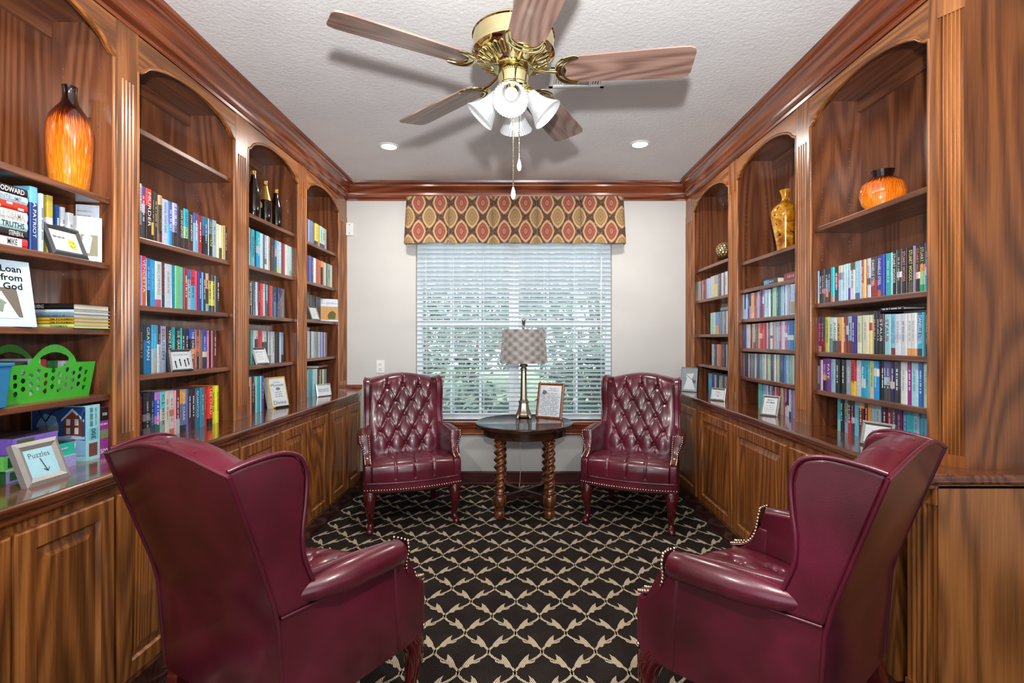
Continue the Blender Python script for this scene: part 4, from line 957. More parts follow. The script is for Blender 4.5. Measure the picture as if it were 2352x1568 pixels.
frame('framed_sign', 'silver framed card on the right counter below the gold vase bay', on(1764, 955, ZT), PI+math.radians(38), .105, .125, math.radians(20), [('#2', 0, .85, .5, .06, '50565e', 0), ('#4', 0, .7, .6, .09, '30343c', 0)]+ldash(4, .15, .52, .75), .014, 'silver')
frame('framed_sign', 'silver framed card on the right counter hidden behind the near armchair top', (1.475, 2.085, ZT), PI+math.radians(24), .13, .105, math.radians(14), ldash(3, .3, .7, .6), .016, 'silver')
def mono(root, T, w, h, bw):
    a = MB(); a.add([T((x, .0026, z)) for x, z in ((-.05, .02), (.055, .02), (.02, .11), (-.02, .11))], [(0, 1, 2, 3)]); a.add([T((x, .0024, z)) for x, z in ((-.035, .15), (.04, .16), (.012, .085), (-.012, .085))], [(0, 1, 2, 3)])
    a.build('photo_figure', M['paper'], root)
    b = MB(); b.tube([T((-.035, .0022, .15)), T((.045, .0022, .09))], .002, 5); b.add([T((.045+.014*math.cos(2*PI*k/14), .0023, .09+.016*math.sin(2*PI*k/14))) for k in range(14)], [tuple(range(14))]); b.build('photo_detail', plain('photo_grey', '5c6266', .4), root)
M['greyphoto'] = plain('grey_photo', '8e979c', .3)
f_ = frame('framed_photo', 'black and white framed photograph on a stand beside the far right armchair', (1.43, 4.26, ZT), PI+math.radians(48), .15, .21, math.radians(9), None, .006, 'chrome', 'greyphoto', mono, cat='photo')
# ------------------------------------------------------------------ books
CANDS = []      # every standing book: projected size decides which ones are individuals
def cname(h):
    import colorsys
    r, g, b = int(h[0:2], 16)/255, int(h[2:4], 16)/255, int(h[4:6], 16)/255; H, S, V = colorsys.rgb_to_hsv(r, g, b); H *= 360
    if V < .2: return 'black'
    if S < .16: return 'white' if V > .8 else ('light grey' if V > .62 else ('grey' if V > .38 else 'charcoal'))
    if H < 14 or H > 345: n = 'red' if S > .5 else 'pink'
    elif H < 42: n = 'orange' if (V > .7 and S > .5) else ('tan' if V > .6 else 'brown')
    elif H < 68: n = 'yellow' if S > .35 else 'cream'
    elif H < 160: n = 'green'
    elif H < 192: n = 'teal'
    elif H < 225: n = 'blue'
    elif H < 255: n = 'indigo'
    elif H < 290: n = 'violet'
    else: n = 'magenta' if S > .4 else 'mauve'
    p = 'dark ' if V < .42 else ('pale ' if (S < .38 and V > .7) else ('bright ' if (S > .65 and V > .75) else ''))
    return p+n
BAYN = {'L1': 'left bay with green basket', 'L2': 'left bay with empty shelf', 'L3': 'bay below the three bottles', 'L4': 'left bay nearest window', 'RA': 'right bay nearest window', 'RB': 'bay below gold vase', 'RC': 'bay below squat vase'}
ROWN = ['top', 'second', 'third', 'fourth', 'fifth']
def ordn(n): return '%d%s' % (n, 'th' if 10 <= n % 100 <= 20 else {1: 'st', 2: 'nd', 3: 'rd'}.get(n % 10, 'th'))
def row(bayk, ri, z, x0, scale, items, end, rec=.035, h=.2, dep=.15):
    side = -1 if bayk[0] == 'L' else 1; F = FL if side < 0 else FR; X = F+rec
    ed = [it[0] for it in items]+[end]; n = len(items); rnd = random.Random(hash((bayk[1], ri)) % 1000 if False else ri*31+ord(bayk[1]))
    for i, it in enumerate(items):
        pa, pb = x0+ed[i]/scale, x0+ed[i+1]/scale
        ya, yb_ = [X*FPX/abs(px-VX) for px in (pa, pb)]
        cols = it[1].split('/'); txt = it[2] if len(it) > 2 else '#'; tc = it[3] if len(it) > 3 else None; hh = it[4]/1000 if len(it) > 4 else h*rnd.uniform(.955, 1.03)
        if tc is None:
            q = cols[0].split(':')[0]; lum = int(q[0:2], 16)*.3+int(q[2:4], 16)*.6+int(q[4:6], 16)*.1; tc = '33383f' if lum > 130 else 'dcdcd6'
        th = abs(yb_-ya)
        if th < .004: continue
        area = abs(pb-pa)*hh*FPX/((ya+yb_)/2)
        dd = dep*rnd.uniform(.93, 1.0); rr = rec+rnd.uniform(-.004, .004)
        CANDS.append(dict(side=side, x=side*(F+rr), y=(ya+yb_)/2, z=z, th=th-.0008, h=hh, d=dd, cols=cols, txt=txt, tc=tc, area=area, bay=bayk, ri=ri, ord=i+1, n=n, seed=rnd.randint(0, 9)))
def S(s):     # compact spec "px colours text textcolour height" separated by ; text uses _ for blanks
    out = []
    for part in s.strip().split(';'):
        part = part.strip()
        if not part: continue
        f = part.split(); it = [float(f[0]), f[1]]
        if len(f) > 2: it.append(f[2].replace('_', ' ') if f[2] != '-' else '')
        if len(f) > 3: it.append(f[3] if f[3] != '-' else None)
        if len(f) > 4: it.append(float(f[4]))
        out.append(tuple(it))
    return out
# left bay with the empty shelf
row('L2', 0, 1.754, 310, 8.254, S('''68 d6dee8:2/8ea6c0:1/3a4656:1 JAMES_PATTERSON 2a3040 232; 130 6c4c90:1/b83a68:1/d8c8d8:1/4a3e42:3 # d8d0d8 226; 212 d84038:2/401820:1/2a1618:3 MURDER f0f0f0 224; 318 33261f:5/caa040:2/33261f:1 # b0a080 221; 355 3a2c20 #4 b09050 220;
 432 c8eef0 - - 214; 455 c8a078:1/2c1c18:3/6a2c20:1 JAMES_PATTERSON c0a048 216; 520 b8cce8 DIAMOND_EYE_KATE_QUINN 4a5878 208; 655 4a6ab0:2/2a9ae0:2 # d8e4f8 206; 722 b8bce8:3/9890b0:1/3a2830:2 J.D._ROBB 181838 206; 800 2a2630 - - 200; 840 26221f JOHN_SANDFORD f2f2ee 200;
 935 20bcd8:3/9cd4a0:2/3a1c1c:2 SANDFORD 0a5a8a 200; 1022 504848 - - 198; 1036 2c2422:3/5a2024:1 JOHN_SANDFORD f4f4f4 196; 1125 4a60a8:1/78b4e0:3 # e8f0fa 198; 1212 b02428 #2 f0d0c8 196; 1290 2a7a98:1/3a5a88:1/1c222c:2 # c0d8e8 196; 1385 d8ecec - - 194; 1400 2e6a9a:2/16181c:3 LISA_SCOTTOLINE e6d83a 196;
 1465 a8c4d8 # 5a7488 198; 1555 e6e6b8 - - 186; 1612 dcdcd2:2/3a3a48:1 - - 184; 1645 e0d070 - - 184; 1690 d8c0a0 - - 190; 1715 5a3424 #3 d8c8b0 188'''), 1765, h=.2, dep=.16)
row('L2', 1, 1.467, 310, 10.815, S('''78 2a2418:1/c8a838:2/5a4a20:1/d0ac30:2 # e8d890 212; 135 8a7cc8 - - 215; 168 c83050:2/c86038:4 VENDETTA f6ece4 214; 280 2a66a8:4/1c2430:2 # 86aee0 208; 385 1894d8 # 60b8e8 206; 515 c8ced2:5/a8506a:1 BECOMING 80888c 204; 665 343238 RECKLESS c83038 204;
 750 b8c8d4 # 8898a4 202; 925 1478a8 #6 48a0c4 202; 1010 68bc80 - - 202; 1112 64bcaa - - 201; 1220 8e2028 #1 f0dcd0 200; 1310 3468b0:1/a8b8cc:3 # 46587a 198; 1405 c02840:2/30b4d8:3 # 701828 200; 1525 e83c70 - - 198; 1570 2c2c74 #7 d0d0ec 198; 1655 70b0e0 - - 196; 1690 2c2834 #3 d8d8e0 196; 1760 e0a890:2/3a3034:2/8cb4bc:1 # 48302c 196; 1840 2c2c24:1/d4d048:4/3a3a34:1 # 2a2a18 194; 1920 303028:1/d0c844:4/303028:1 #5 34341c 194; 1985 8c8c84 - - 192; 2010 2a2420 #9 e8e4dc 192'''), 2095, h=.2, dep=.15)
row('L2', 2, 1.172, 310, 10.455, S('''95 241e1e:2/361c24:2/16181c:2 #2 8a7a70 222; 225 1e3848:2/1878b0:4 GRAY_MAN e6f0f4 220; 400 38a8d8:3/a8b4b8:3 # 6cc8ec 216; 530 2c2838:2/c0c4c8:3 # b08890 214; 605 b4b0c8:2/a8bcdc:4 DEUSSEN 484458 212; 770 2a2228 VINCE_FLYNN f0ecec 210; 880 20a8b4 # 7cc4a4 208; 980 202420 SUE_GRAFTON e8ece4 206; 1098 28c4cc - - 206;
 1120 1c201e #4 c8ccc4 204; 1220 1e1c34:4/4890a8:1 #6 d0d0d8 204; 1315 3454b8:2/28222e:2/e08428:1/9c4a34:3 THE_LINCOLN f2ece0 204; 1445 c07870 - - 200; 1470 7a3428:3/c84828:1/2c2420:3 # c89888 202; 1545 8c6a54 - - 200; 1620 3a50b8:4/d8c8b8:1/2c3048:2 #1 c8cce8 202; 1745 d080a0 - - 198; 1775 3c1c28 - - 200; 1840 d88880 - - 198; 1880 5c2830 #8 f0dcd4 200'''), 1960, rec=.068, h=.2, dep=.15)
row('L2', 3, ZT, 310, 11.2, S('''85 181014:1/3c1014:5 DAVID_BALDACCI c83a2c 215; 215 26222c:3/7c7880:1/222028:1/5c585c:1/1a181c:1 #1 a8a4b0 215; 395 1e2238:3/3a4a64:1/2c3a54:2 # 78909c 213; 510 a878c8:1/3a5ac8:2/b070c0:1/2a5c50:2 # e8dcf0 212; 635 68bccc:3/c0c4b8:2/88a098:2/c8a868:1 C.J._BOX 303c48 211; 765 ccc8ba # 9c9888 210; 895 c8ccd0:3/c86c58:1/c0c0c4:2/b06a58:1 # 80848c 209;
 1030 d898a0 - - 208; 1050 6a1c2c:4/a8b8c4:2 #5 e0c0c0 208; 1170 c89c48:2/5c6c90:3/26242c:1 JACK_CARR f0ece8 206; 1330 6468b4 - - 206; 1375 2c2c48:4/4a2a44:1 #7 e0e0f0 204; 1450 3a1822 #2 e8e0e0 203; 1550 1a6c8c QUANTICO d8eef0 202; 1675 38809c #4 a8d0dc 202; 1785 c02c28 #6 e86450 201; 1880 d83428:5/2c1818:1 LEE_CHILD f6ecec 201; 1985 dcd82c #3 707020 200; 2085 e4e028 #8 8c8c28 200'''), 2155, rec=.045, h=.2, dep=.15)
# bay below the three bottles
row('L3', 0, 1.762, 565, 11.617, S('''45 d8d4dc # a8a8b0 228; 112 1a6c98:3/1a98b0:2 - - 226; 165 1cb0c8:3/60b8c8:1 # 0c4858 226; 245 1c2420 #1 a0a890 224; 285 18b0d0:2/a8b8d0:1/10a0d8:2 # c8ecf4 224; 380 c0dce4 - - 222; 455 3c4a50 - - 222; 485 a0b8e0:4/4c8470:1/d8dce0:1 # d8e4f4 222; 565 d0d0dc - - 222; 605 c8a45c # a07c3c 220; 665 241c30 #2 8c8494 220; 705 d8b8b8 - - 218; 735 2c2830:2/3c3044:1/28405c:2 # 787c90 218; 790 5888b4:1/c09478:1/44343c:2 - - 216; 825 88c0e0:4/b0cc48:1 # d8ecf8 216; 895 b8d0e4 # e8f4fa 216; 960 584858 - - 216; 998 c03034 - - 215; 1050 e0ece8 # b8c4c4 214; 1105 b8d8d8 # d8f0ec 214; 1180 a8ccd8:4/90ac8c:1 # d0e8ec 213; 1270 3a2420 #3 c8bcac 212'''), 1305, h=.22, dep=.15)
row('L3', 1, 1.468, 565, 14.933, S('''32 8c3c50:2/c8b4b8:1/c8d0e0:1 # d8a8b4 208; 125 201c20:4/3c3834:1 BRAD_TAYLOR ececec 207; 210 586874 - - 206; 255 1c2428 #4 b0a8c8 206; 310 c0d8ec - - 205; 375 a83044 - - 204; 425 2c1820 #2 c8a8a8 204; 480 c83c44 # e88c8c 203; 580 c0b0bc:1/d0d0d4:3 - - 203; 650 1c3038 - - 202; 690 5cb0c0:2/3c4858:2 # a0d4dc 202; 745 1c2430 - - 201; 795 d02c30 # e87068 201; 895 2c2838 #5 8080a0 200; 945 1c1c30:2/3878c0:2 # 8498d8 200; 1045 101828 - - 200; 1085 2c3070:2/585460:2 #1 a8a8d8 199; 1160 34305c:1/6c6470:2 #7 b0b0d0 199; 1215 4c4048 - - 198; 1250 141014 - - 198; 1285 6c4c50 - - 197'''), 1325, h=.2, dep=.15)
row('L3', 2, 1.165, 565, 7.467, S('''15 4c5c60:2/2c3438:1 #1 98a8a8 215; 45 3c4c50 - - 214; 80 5ca8a0 - - 213; 118 d4dce4 - - 213; 155 d8d8dc:1/504050:1/d0d8e0:2 #2 403840 212; 205 c82c30 # e86860 212; 285 c8ccd4:1/404850:1/a8b4bc:1 #4 303840 210; 350 2c3838 - - 210; 380 b8c0c8:3/808890:1 # 606870 208; 440 c0c8d0 #5 586068 208; 495 2c282c - - 207; 535 2c2428 - - 206; 570 b8d0ec - - 206; 605 8098b4:3/302c34:1 - - 205'''), 640, rec=.07, h=.2, dep=.14)
row('L3', 3, ZT, 565, 7.467, S('''12 3c2c2c - - 222; 32 b8c0e0:1/4c4450:3 - - 222; 62 c0908c:1/e08c6c:3 # d8c8c0 221; 95 1c1c1a #3 c8c8b8 221; 130 8c9ca0:1/303430:3 #6 687068 220; 175 b0d0e0 - - 220; 205 10a0a0 - - 220; 238 a8d0e8 - - 219; 265 3c4c98 # c8d0f0 219'''), 298, rec=.03, h=.21, dep=.15)
# left bay nearest the window
row('L4', 0, 2.064, 697, 3.566, S('''22 34448c - - 176; 38 9cb4e0 - - 176; 56 707c98 - - 175; 76 586484 - - 175; 96 e0cc4c:4/3c3c50:1 #1 5a4a20 174; 118 c09c34 - - 174; 133 a0d4e0:4/2c3850:1 #2 284858 174; 157 d8c870:4/3c3850:1 #1 5a4a20 173; 176 8ca8d4 - - 173'''), 194, h=.175, dep=.12)
row('L4', 1, 1.762, 697, 3.566, S('''22 5a4050 - - 200; 42 5058a0 - - 200; 60 34387c #3 a0a8e0 199; 82 d8e0e0 - - 198; 104 a8542c - - 198; 128 d06c3c #4 803818 197; 148 d8984c:1/402c20:3 - - 196; 160 c0b8b0 - - 196; 174 d4d8d0 - - 195; 190 4c5c50 - - 195; 200 90a48c #5 405040 195; 217 b8d4cc - - 194; 230 d8e4e0 - - 194'''), 240, h=.19, dep=.14)
row('L4', 2, 1.473, 697, 3.566, S('''22 4c484c - - 200; 45 3c383c - - 200; 60 343034 - - 199; 80 2c2a2e #2 6c6870 199; 95 282628 - - 198; 112 242224 - - 198; 132 2c2a2c - - 196'''), 146, rec=.075, h=.19, dep=.13)
row('L4', 3, 1.178, 697, 3.566, S('''20 7c8084 - - 206; 34 b8bcc0 - - 206; 50 343438 - - 205; 66 c4d0d4 - - 205; 84 90a8a8 #3 58686c 204; 104 807c70 - - 204; 120 b8d0e0 - - 203; 134 7c84b8 - - 203; 146 c8d8e8 - - 202; 160 6c5c90 - - 202; 170 b8a8c8 - - 202; 182 705c60 - - 200'''), 196, h=.2, dep=.14)
row('L4', 4, ZT, 697, 3.566, S('''20 3c8490 - - 212; 30 6cb8c8 - - 212; 50 4c98b0 - - 212; 78 a8d8dc - - 212; 104 d8d4c4 - - 211; 120 3c342c #3 c8b880 200; 136 c8bc9c - - 200; 148 2c2820 - - 200; 158 c8c8b4 - - 199; 170 507c84 - - 199'''), 188, rec=.04, h=.2, dep=.14)
# right bay below the squat vase
row('RC', 0, 1.507, 1860, 8.4, S('''92 a4c4ea:5/d8d4b8:1 # 7c9cd0 170; 165 14161a #1 ececec 171; 228 4a4848:4/c07088:1/58585c:2 #3 c8c8c8 171; 290 2c3444:2/5a8ed0:2/d88c58:1/504c50:1 #5 d8e0ec 172; 352 203038:3/4c2028:2 #7 a8d0dc 172; 408 1cc4d4:5/b89880:1 - - 172; 462 2a2a2c:1/b82c38:2/303844:2 # e8e8ec 172; 545 c8c4ac:1/78889a:1/a8c8e2:3 - - 172; 615 b8d4e0 # 8ca8c0 173; 665 b0d4e4 - - 174; 715 a8d0e4:4/5c34a0:2 # 7c9cb8 174; 762 5c5430:1/d4d8dc:4 #8 70787c 174; 855 98c8e0:5/505c98:1 # c8e4f2 175; 960 a8ccdc - - 175; 985 a85048:3/c89c7c:2 # f0d0b0 175; 1030 e8cc84 - - 175; 1070 b0484c - - 175; 1098 c4c8d8:3/4c4448:1/c8ccdc:2 # 8890a8 175; 1165 403c44:4/8c302c:3 DANIELLE_STEEL f0ecec 176; 1275 34389c:5/b85c50:1 DANIELLE_STEEL ececfa 177; 1375 2c3ca8 - - 178;
 1440 2c2028 - - 186; 1465 2ca0a8 #2 a0e0e0 177; 1580 a8dce0 - - 177; 1600 16181a STUART_WOODS f0f0f0 182; 1680 2c2a2c:4/d0d4dc:1/2a282c:3 #4 b0a8a0 183; 1770 2c1c24 STUART_WOODS d89890 183; 1870 16161c:6/504c3c:2 STUART_WOODS e8d850 183; 2000 8c84a0 - - 183; 2030 2a2424:4/d8dce0:1/222628:2 STUART_WOODS e88448 183; 2110 1c1c1c:3/d88838:1/98d0a8:2/18a468:1 STUART_WOODS e8d898 184; 2215 2c3464:3/d0d4e4:1/2c9ccc:2 # 9ca8dc 184'''), 2292, h=.175, dep=.11)
row('RC', 1, 1.259, 1860, 8.4, S('''75 9c34b4 # e8c8f0 172; 150 2c1418:1/8c1c28:4/c89c60:1 # e08888 178; 208 34383c:3/782c2c:2 #4 a8acb0 178; 278 c4c46c JAMES_PATTERSON 484828 176; 355 b0c8cc:3/688c90:2 # 6c8488 170; 430 c8dcdc:4/3c4c50:2 JUDGE 20343c 170; 505 c89850:4/803024:2 # 5c3418 170; 590 e0b078 - - 170; 635 7c3428:2/703024:1/a04c28:2 #7 ecd4c0 172; 690 803830:1/c8b0ac:1/702428:2 - - 172; 735 88b4d4:4/702028:2 # 5c3048 172; 810 342878 #3 d0c8f0 172; 890 c4ccac:5/d8dcc4:2 # 98a080 172; 990 6c746c - - 171; 1010 d0d0b8 #9 a8a890 172; 1135 c8c8b0:1/b83c1c:1/e0c880:3 - - 172; 1185 d4d0b4 - - 172; 1228 50b4d4 - - 176; 1245 241f24 #6 e0985c 184; 1300 1e2028 #2 d0dce4 184; 1350 4c2c3c:2/28242a:5 STAUB e8e4e8 172; 1435 90c8d0 STAUB 8c3c54 170; 1550 88bcd8:5/7c3048:1 DANIELLE_STEEL 5c88b0 169; 1640 c4d0e0:4/b8c0d8:1/d0d8e4:3 # a8b0c0 168; 1760 c8ccd4 # 989ca4 168; 1870 d8dce0:5/d89c60:1 # b4b8c0 168; 1965 d4d8dc:5/d89c60:1 # b4b8c0 168; 2055 1c78b8:4/30b0d0:1/244858:1 DANIELLE_STEEL e8f4fa 168; 2175 68c8dc - - 168; 2215 1c2020 DANIELLE_STEEL ececec 168'''), 2290, h=.17, dep=.11)
row('RC', 2, 1.063, 1860, 8.4, S('''110 242024:1/8088a0:3/404c68:1 # d8d8e0 152; 172 802c38 - - 154; 205 c8bcd8 - - 155; 245 803c94:3/d8a83c:1/402040:2 # e0b8ec 162; 318 6c2c88 FATE ece0f4 164; 415 90b4d0 # 6c90b4 162; 498 181a1c #1 dcdcd4 162; 588 201e22 #3 e0e0dc 162; 680 90a0b0 # c8d4dc 163; 795 c42430:3/e0b434:2 NIGHT 4c2410 165; 880 b8c8d8 # e0e8ec 165; 990 1898bc:2/c8c8c8:1/189cc0:1 # c8eef4 166; 1068 48a8c4 #6 147890 166; 1140 b8cc88:3/c0c0b0:2 # 809858 166; 1240 1c88d0:1/dcd8d0:1/2090d8:3 # b4e0f8 166; 1325 241c24 - - 166; 1360 16161c #8 ececec 168; 1425 4858a0:2/88c0e0:1/404448:2 #2 e0e4f0 168; 1475 64588c:2/a88c94:1/484448:2 # e8e4ec 168; 1535 262458:3/c8c8c4:1/242250:2 #7 c4c4e4 168; 1640 3c4858:4/303038:2 #4 ececec 169; 1755 d4d8d8 # b0b4b8 170; 1875 8c2484 #5 e8c4ec 170; 1970 a0d0e0 # 78a8c0 170; 2100 3468b4 #1 b4d0f4 170; 2205 c8dcc8 # 98b498 170'''), 2300, h=.165, dep=.11)
row('RC', 3, ZT, 1910, 10.226, S('''135 20b0c0:4/78b8c0:2 - - 166; 208 16181a #2 e0e0e0 166; 278 8098a8:1/a0b89c:2/88a0b8:3 # 303c38 166; 375 30161e:3/a82c3c:2 #4 ecdce0 166; 460 3c2434:3/b8b8bc:1/44303c:2 # c090a8 166; 535 60b8d8 # 88d0e8 166; 635 d8b078:1/6c1818:4 #6 ecd8b0 166; 755 701c20 #3 ecd0d0 166; 840 e0a848 - - 166; 910 98bcd4 # b4d0e0 166; 1040 a8c4cc #8 7c98a4 166; 1155 3c2c4c - - 166; 1205 501c28 #5 ecdce0 166; 1300 8c2c44:2/2c2838:2 # e0c8d0 166; 1425 20223c CRITICAL_CARE e8ecf4 166; 1500 34305c - - 166; 1545 643054 # c87ca4 166; 1650 5c84c4 # 98b8e8 166; 1770 28a8b8 - - 166; 1930 88b8cc # 6094b0 166; 2060 58a8c8 #1 3888b0 166; 2215 9c84c8 - - 166'''), 2285, rec=.05, h=.166, dep=.11)
# right bay below the gold vase
row('RB', 0, 1.461, 1695, 16.507, S('''95 7c3c30 - - 160; 130 a8b8d4 - - 168; 215 3c141c:3/a8b4cc:2 - - 168; 285 a0c4e4 - - 168; 350 34448c #1 a8b4e0 168; 425 2c343c:2/c08c98:2 - - 168; 500 d0a470:4/e0b49c:1 - - 169; 612 983c3c:2/a05868:2 - - 169; 680 9088b8 #2 d0c8e4 169; 740 b0a8c0 - - 170; 825 5c3468:2/6c3c54:2 #4 b89cc8 180; 890 a078b0:1/e0d8ec:1/8c5c98:2 - - 178; 975 a86c94 #3 e0c0d8 176; 1020 90d0dc - - 172; 1085 a8c8dc #5 6c98ac 172; 1165 b4dce4 - - 172; 1215 4c5454 #6 98a4a4 172; 1305 98ccb4 # c8ecd8 176; 1440 3c5468 #7 90b0c4 174; 1540 7c94b8 - - 174; 1580 3c6484 - - 174; 1640 8cc4d8 - - 182; 1740 44547c #8 c0c8e4 178; 1800 c8d0e4 - - 178'''), 1840, h=.17, dep=.11)
row('RB', 1, 1.263, 1695, 16.8, S('''95 a0b4e0 - - 158; 185 5c6494 #1 b4bce0 158; 235 443c78 - - 159; 290 6c7cb4 - - 160; 340 a4c4dc - - 160; 425 d8b4a8 - - 160; 475 6c2824 #2 c89890 160; 540 b8b0a4 - - 162; 590 a0a894:3/803430:1 - - 162; 640 706070 #3 c8c0cc 162; 700 904c54 - - 162; 765 a8ccd0 - - 163; 820 c04440:2/d8b898:1/b44844:2 - - 163; 905 b03c38 # e08c80 163; 975 b04048 #5 e0a0a0 163; 1045 9c6478 - - 163; 1095 a8a8cc - - 163; 1160 583858 #6 b898b4 163; 1215 d0d4d0:5/606468:1/d4d0cc:4 - - 165; 1330 a88c6c:2/b46c54:2 - - 165; 1410 a8a0b8 - - 165; 1440 98b4bc # c8dcdc 166; 1580 b4488c #7 ecc8e0 166; 1665 a8acbc - - 166; 1700 c4ccdc - - 166; 1800 b05c88:3/d8dce4:1/b06088:3 #8 ecc4dc 167; 1915 3c6cb4:3/c8d8d8:1/4c88c8:2 #9 a0c4ec 167; 2040 3464a8:3/c4d4d8:1/3c78b8:2 - - 167; 2140 2c98b0 #4 90dce4 168'''), 2280, h=.165, dep=.11)
row('RB', 2, 1.068, 1695, 16.8, S('''45 b0a098 - - 156; 95 b8c890 # d8e0b0 158; 185 6c6c8c #1 a8a8c4 158; 250 2c3c60 - - 158; 310 302840 - - 158; 370 b89898 - - 158; 420 444c5c #2 8c98a4 158; 480 64848c - - 159; 545 5c6470 #4 949ca8 159; 620 c4b4b0 - - 160; 690 3c4c64 #3 88a0b8 160; 750 345070 - - 160; 820 707c90 - - 160; 865 a45468 #5 d8a4b0 161; 930 80b4ac - - 161; 1010 c4d8d8 - - 162; 1095 98485c - - 162; 1135 98c8a0 # c8e0c4 162; 1235 985078:3/c86c58:2 - - 162; 1295 4c2848 - - 162; 1335 505880 #6 a0a4c8 162; 1385 c8d4d4 - - 163; 1435 b88870 - - 163; 1505 98b8a8 # c0d8c8 163; 1615 3c484c - - 164; 1675 344474 #7 8ca0d0 164; 1735 4c80bc - - 164; 1860 8ca8cc #8 c8d8ec 164; 1945 88b8a8 # b8dcc8 165; 2060 78b494 - - 165; 2130 d0ccc8 - - 165; 2165 844880 #9 c8a0c8 165; 2220 6c60ac # a8a0e0 165'''), 2290, h=.162, dep=.11)
row('RB', 3, ZT, 1735, 17.42, S('''100 70c4a8 - - 160; 175 48a8b4 - - 160; 245 3898a8 #1 80d0d8 160; 310 88a0b4 - - 160; 395 90b4d8 - - 160; 465 b0c8e0 - - 160; 505 682c48 #2 d8b8c8 160; 565 98b0d4 - - 160; 625 84607c - - 160; 690 401828 #3 c88ca0 160; 780 b8b0d4:1/602840:2 - - 160; 825 b05c6c - - 160; 875 a83034 #5 e88078 160; 950 8c2c40 - - 160; 1010 b8ac8c - - 160; 1095 a84468 - - 160; 1155 9c94bc:3/301820:1/c0d4dc:2 - - 160; 1235 3c2858:3/c4dce0:2 - - 160; 1330 c4d4dc:4/4c4078:1 - - 160; 1420 7c6cac #6 c0b4e0 160; 1510 b08cb8 - - 160; 1590 9884c4 #7 d0c4ec 160'''), 1690, rec=.04, h=.16, dep=.11)
# right bay nearest the window
row('RA', 0, 1.655, 1590, 4.75, S('''60 98aca8 - - 165; 90 a04848 - - 165; 104 c8c8cc - - 165; 120 8c2c2c #1 d09090 166; 145 6c7894 - - 166; 160 a8bcd8 - - 166; 192 b0b8c8 - - 168; 195 c8c8b4 - - 174; 240 a89cac:2/c8c084:3 - - 174; 265 98b0a8 - - 174; 280 5c5058 #2 b8b0b8 174; 310 c8c0cc - - 175; 340 7c7080 - - 175; 352 c0d0d8 #3 70808c 176; 378 786880 - - 176; 390 b0a8b8 - - 177'''), 404, h=.17, dep=.11)
row('RA', 1, 1.363, 1590, 4.75, S('''190 98c8b8 - - 172; 225 a8ccc4 - - 172; 248 6c8cb8:3/c0946c:2 - - 172; 290 3454a0 #1 90a8d8 172; 302 6c8090 - - 172; 320 88a0b0 - - 172; 345 7c6c64 #2 c0b8b0 172; 365 a8c4d4 - - 172; 385 c4dce8 - - 174'''), 404, h=.17, dep=.11)
row('RA', 2, 1.113, 1590, 4.75, S('''205 3c3438 - - 170; 220 9cacb8 - - 170; 235 384054 #1 90a0b4 170; 258 a87c58 - - 170; 290 b85844 - - 170; 315 302430 - - 170; 330 3c3440 #2 a8a0b0 170; 345 241c24 - - 170; 360 98b0bc - - 170; 378 3c4448 - - 170; 385 a04838 - - 170'''), 404, h=.17, dep=.11)
row('RA', 3, ZT, 1590, 4.75, S('''168 40a0c8 - - 165; 210 2c2c78 - - 165; 232 4050a0 - - 165; 248 a8b4c4 - - 165; 262 2c3438 - - 165; 285 8c8c7c #1 d0d0c0 165; 310 98acac - - 165; 325 405060 - - 165; 345 8c9894 #2 485450 165; 375 9c4440 - - 165; 388 b86c60 - - 165'''), 404, rec=.045, h=.165, dep=.11)
# ---- build
def cover(mb, b, ox=0, M4=None):
    # local: spine faces -y, thickness x, height z; two boards, a spine and colour bands
    t, h, d = b['th']/2, b['h'], b['d']; bands = []
    for c in b['cols']: q = c.split(':'); bands.append((q[0], float(q[1]) if len(q) > 1 else 1))
    tot = sum(w for _, w in bands); z1 = h; bt = min(.0026, t*.4)
    tr = (lambda p: p) if M4 is None else (lambda p: tuple(M4 @ Vector(p)))
    for k, (c, w) in enumerate(bands):
        z0 = z1-h*w/tot
        if k == len(bands)-1: z0 = 0
        col = hexc(c)
        pr = [(-t, d), (-t, .003), (-t*.86, .0008), (-t*.4, 0), (t*.4, 0), (t*.86, .0008), (t, .003), (t, d)]
        vs = [tr((x, y, z0)) for x, y in pr]+[tr((x, y, z1)) for x, y in pr]
        mb.add(vs, [(i, i+1, 9+i, 8+i) for i in range(7)], col); z1 = z0
    c = hexc(bands[0][0])
    pr = [(-t, d), (-t, .003), (-t*.86, .0008), (-t*.4, 0), (t*.4, 0), (t*.86, .0008), (t, .003), (t, d)]
    for zz, rev in ((h, 0), (0, 1)):
        ring = pr+[(t-bt, d), (t-bt, .004), (-t+bt, .004), (-t+bt, d)]
        vs = [tr((x, y, zz)) for x, y in ring]
        fs = [(0, 1, 10, 11), (1, 2, 3, 4), (1, 4, 5, 6), (1, 6, 9, 10), (6, 7, 8, 9)]
        mb.add(vs, [f[::-1] if not rev else f for f in fs], c)
def pages_mesh(mb, b, M4=None):
    t, h, d = b['th']/2, b['h'], b['d']; bt = min(.0026, t*.4); p = [(-t+bt, .004, .003), (t-bt, .004, .003), (t-bt, d-.003, .003), (-t+bt, d-.003, .003)]
    q = [(x, y, h-.0035) for x, y, _ in p]; vs = p+q
    if M4 is not None: vs = [tuple(M4 @ Vector(v)) for v in vs]
    mb.hexa(vs)
for b in CANDS:
    if b['txt'] and not b['txt'].startswith('#'): text_mesh(b['txt'], .0)
CANDS.sort(key=lambda b: -b['area'])
NIND = 283
used = {}
rest_c, rest_p = MB(), MB()
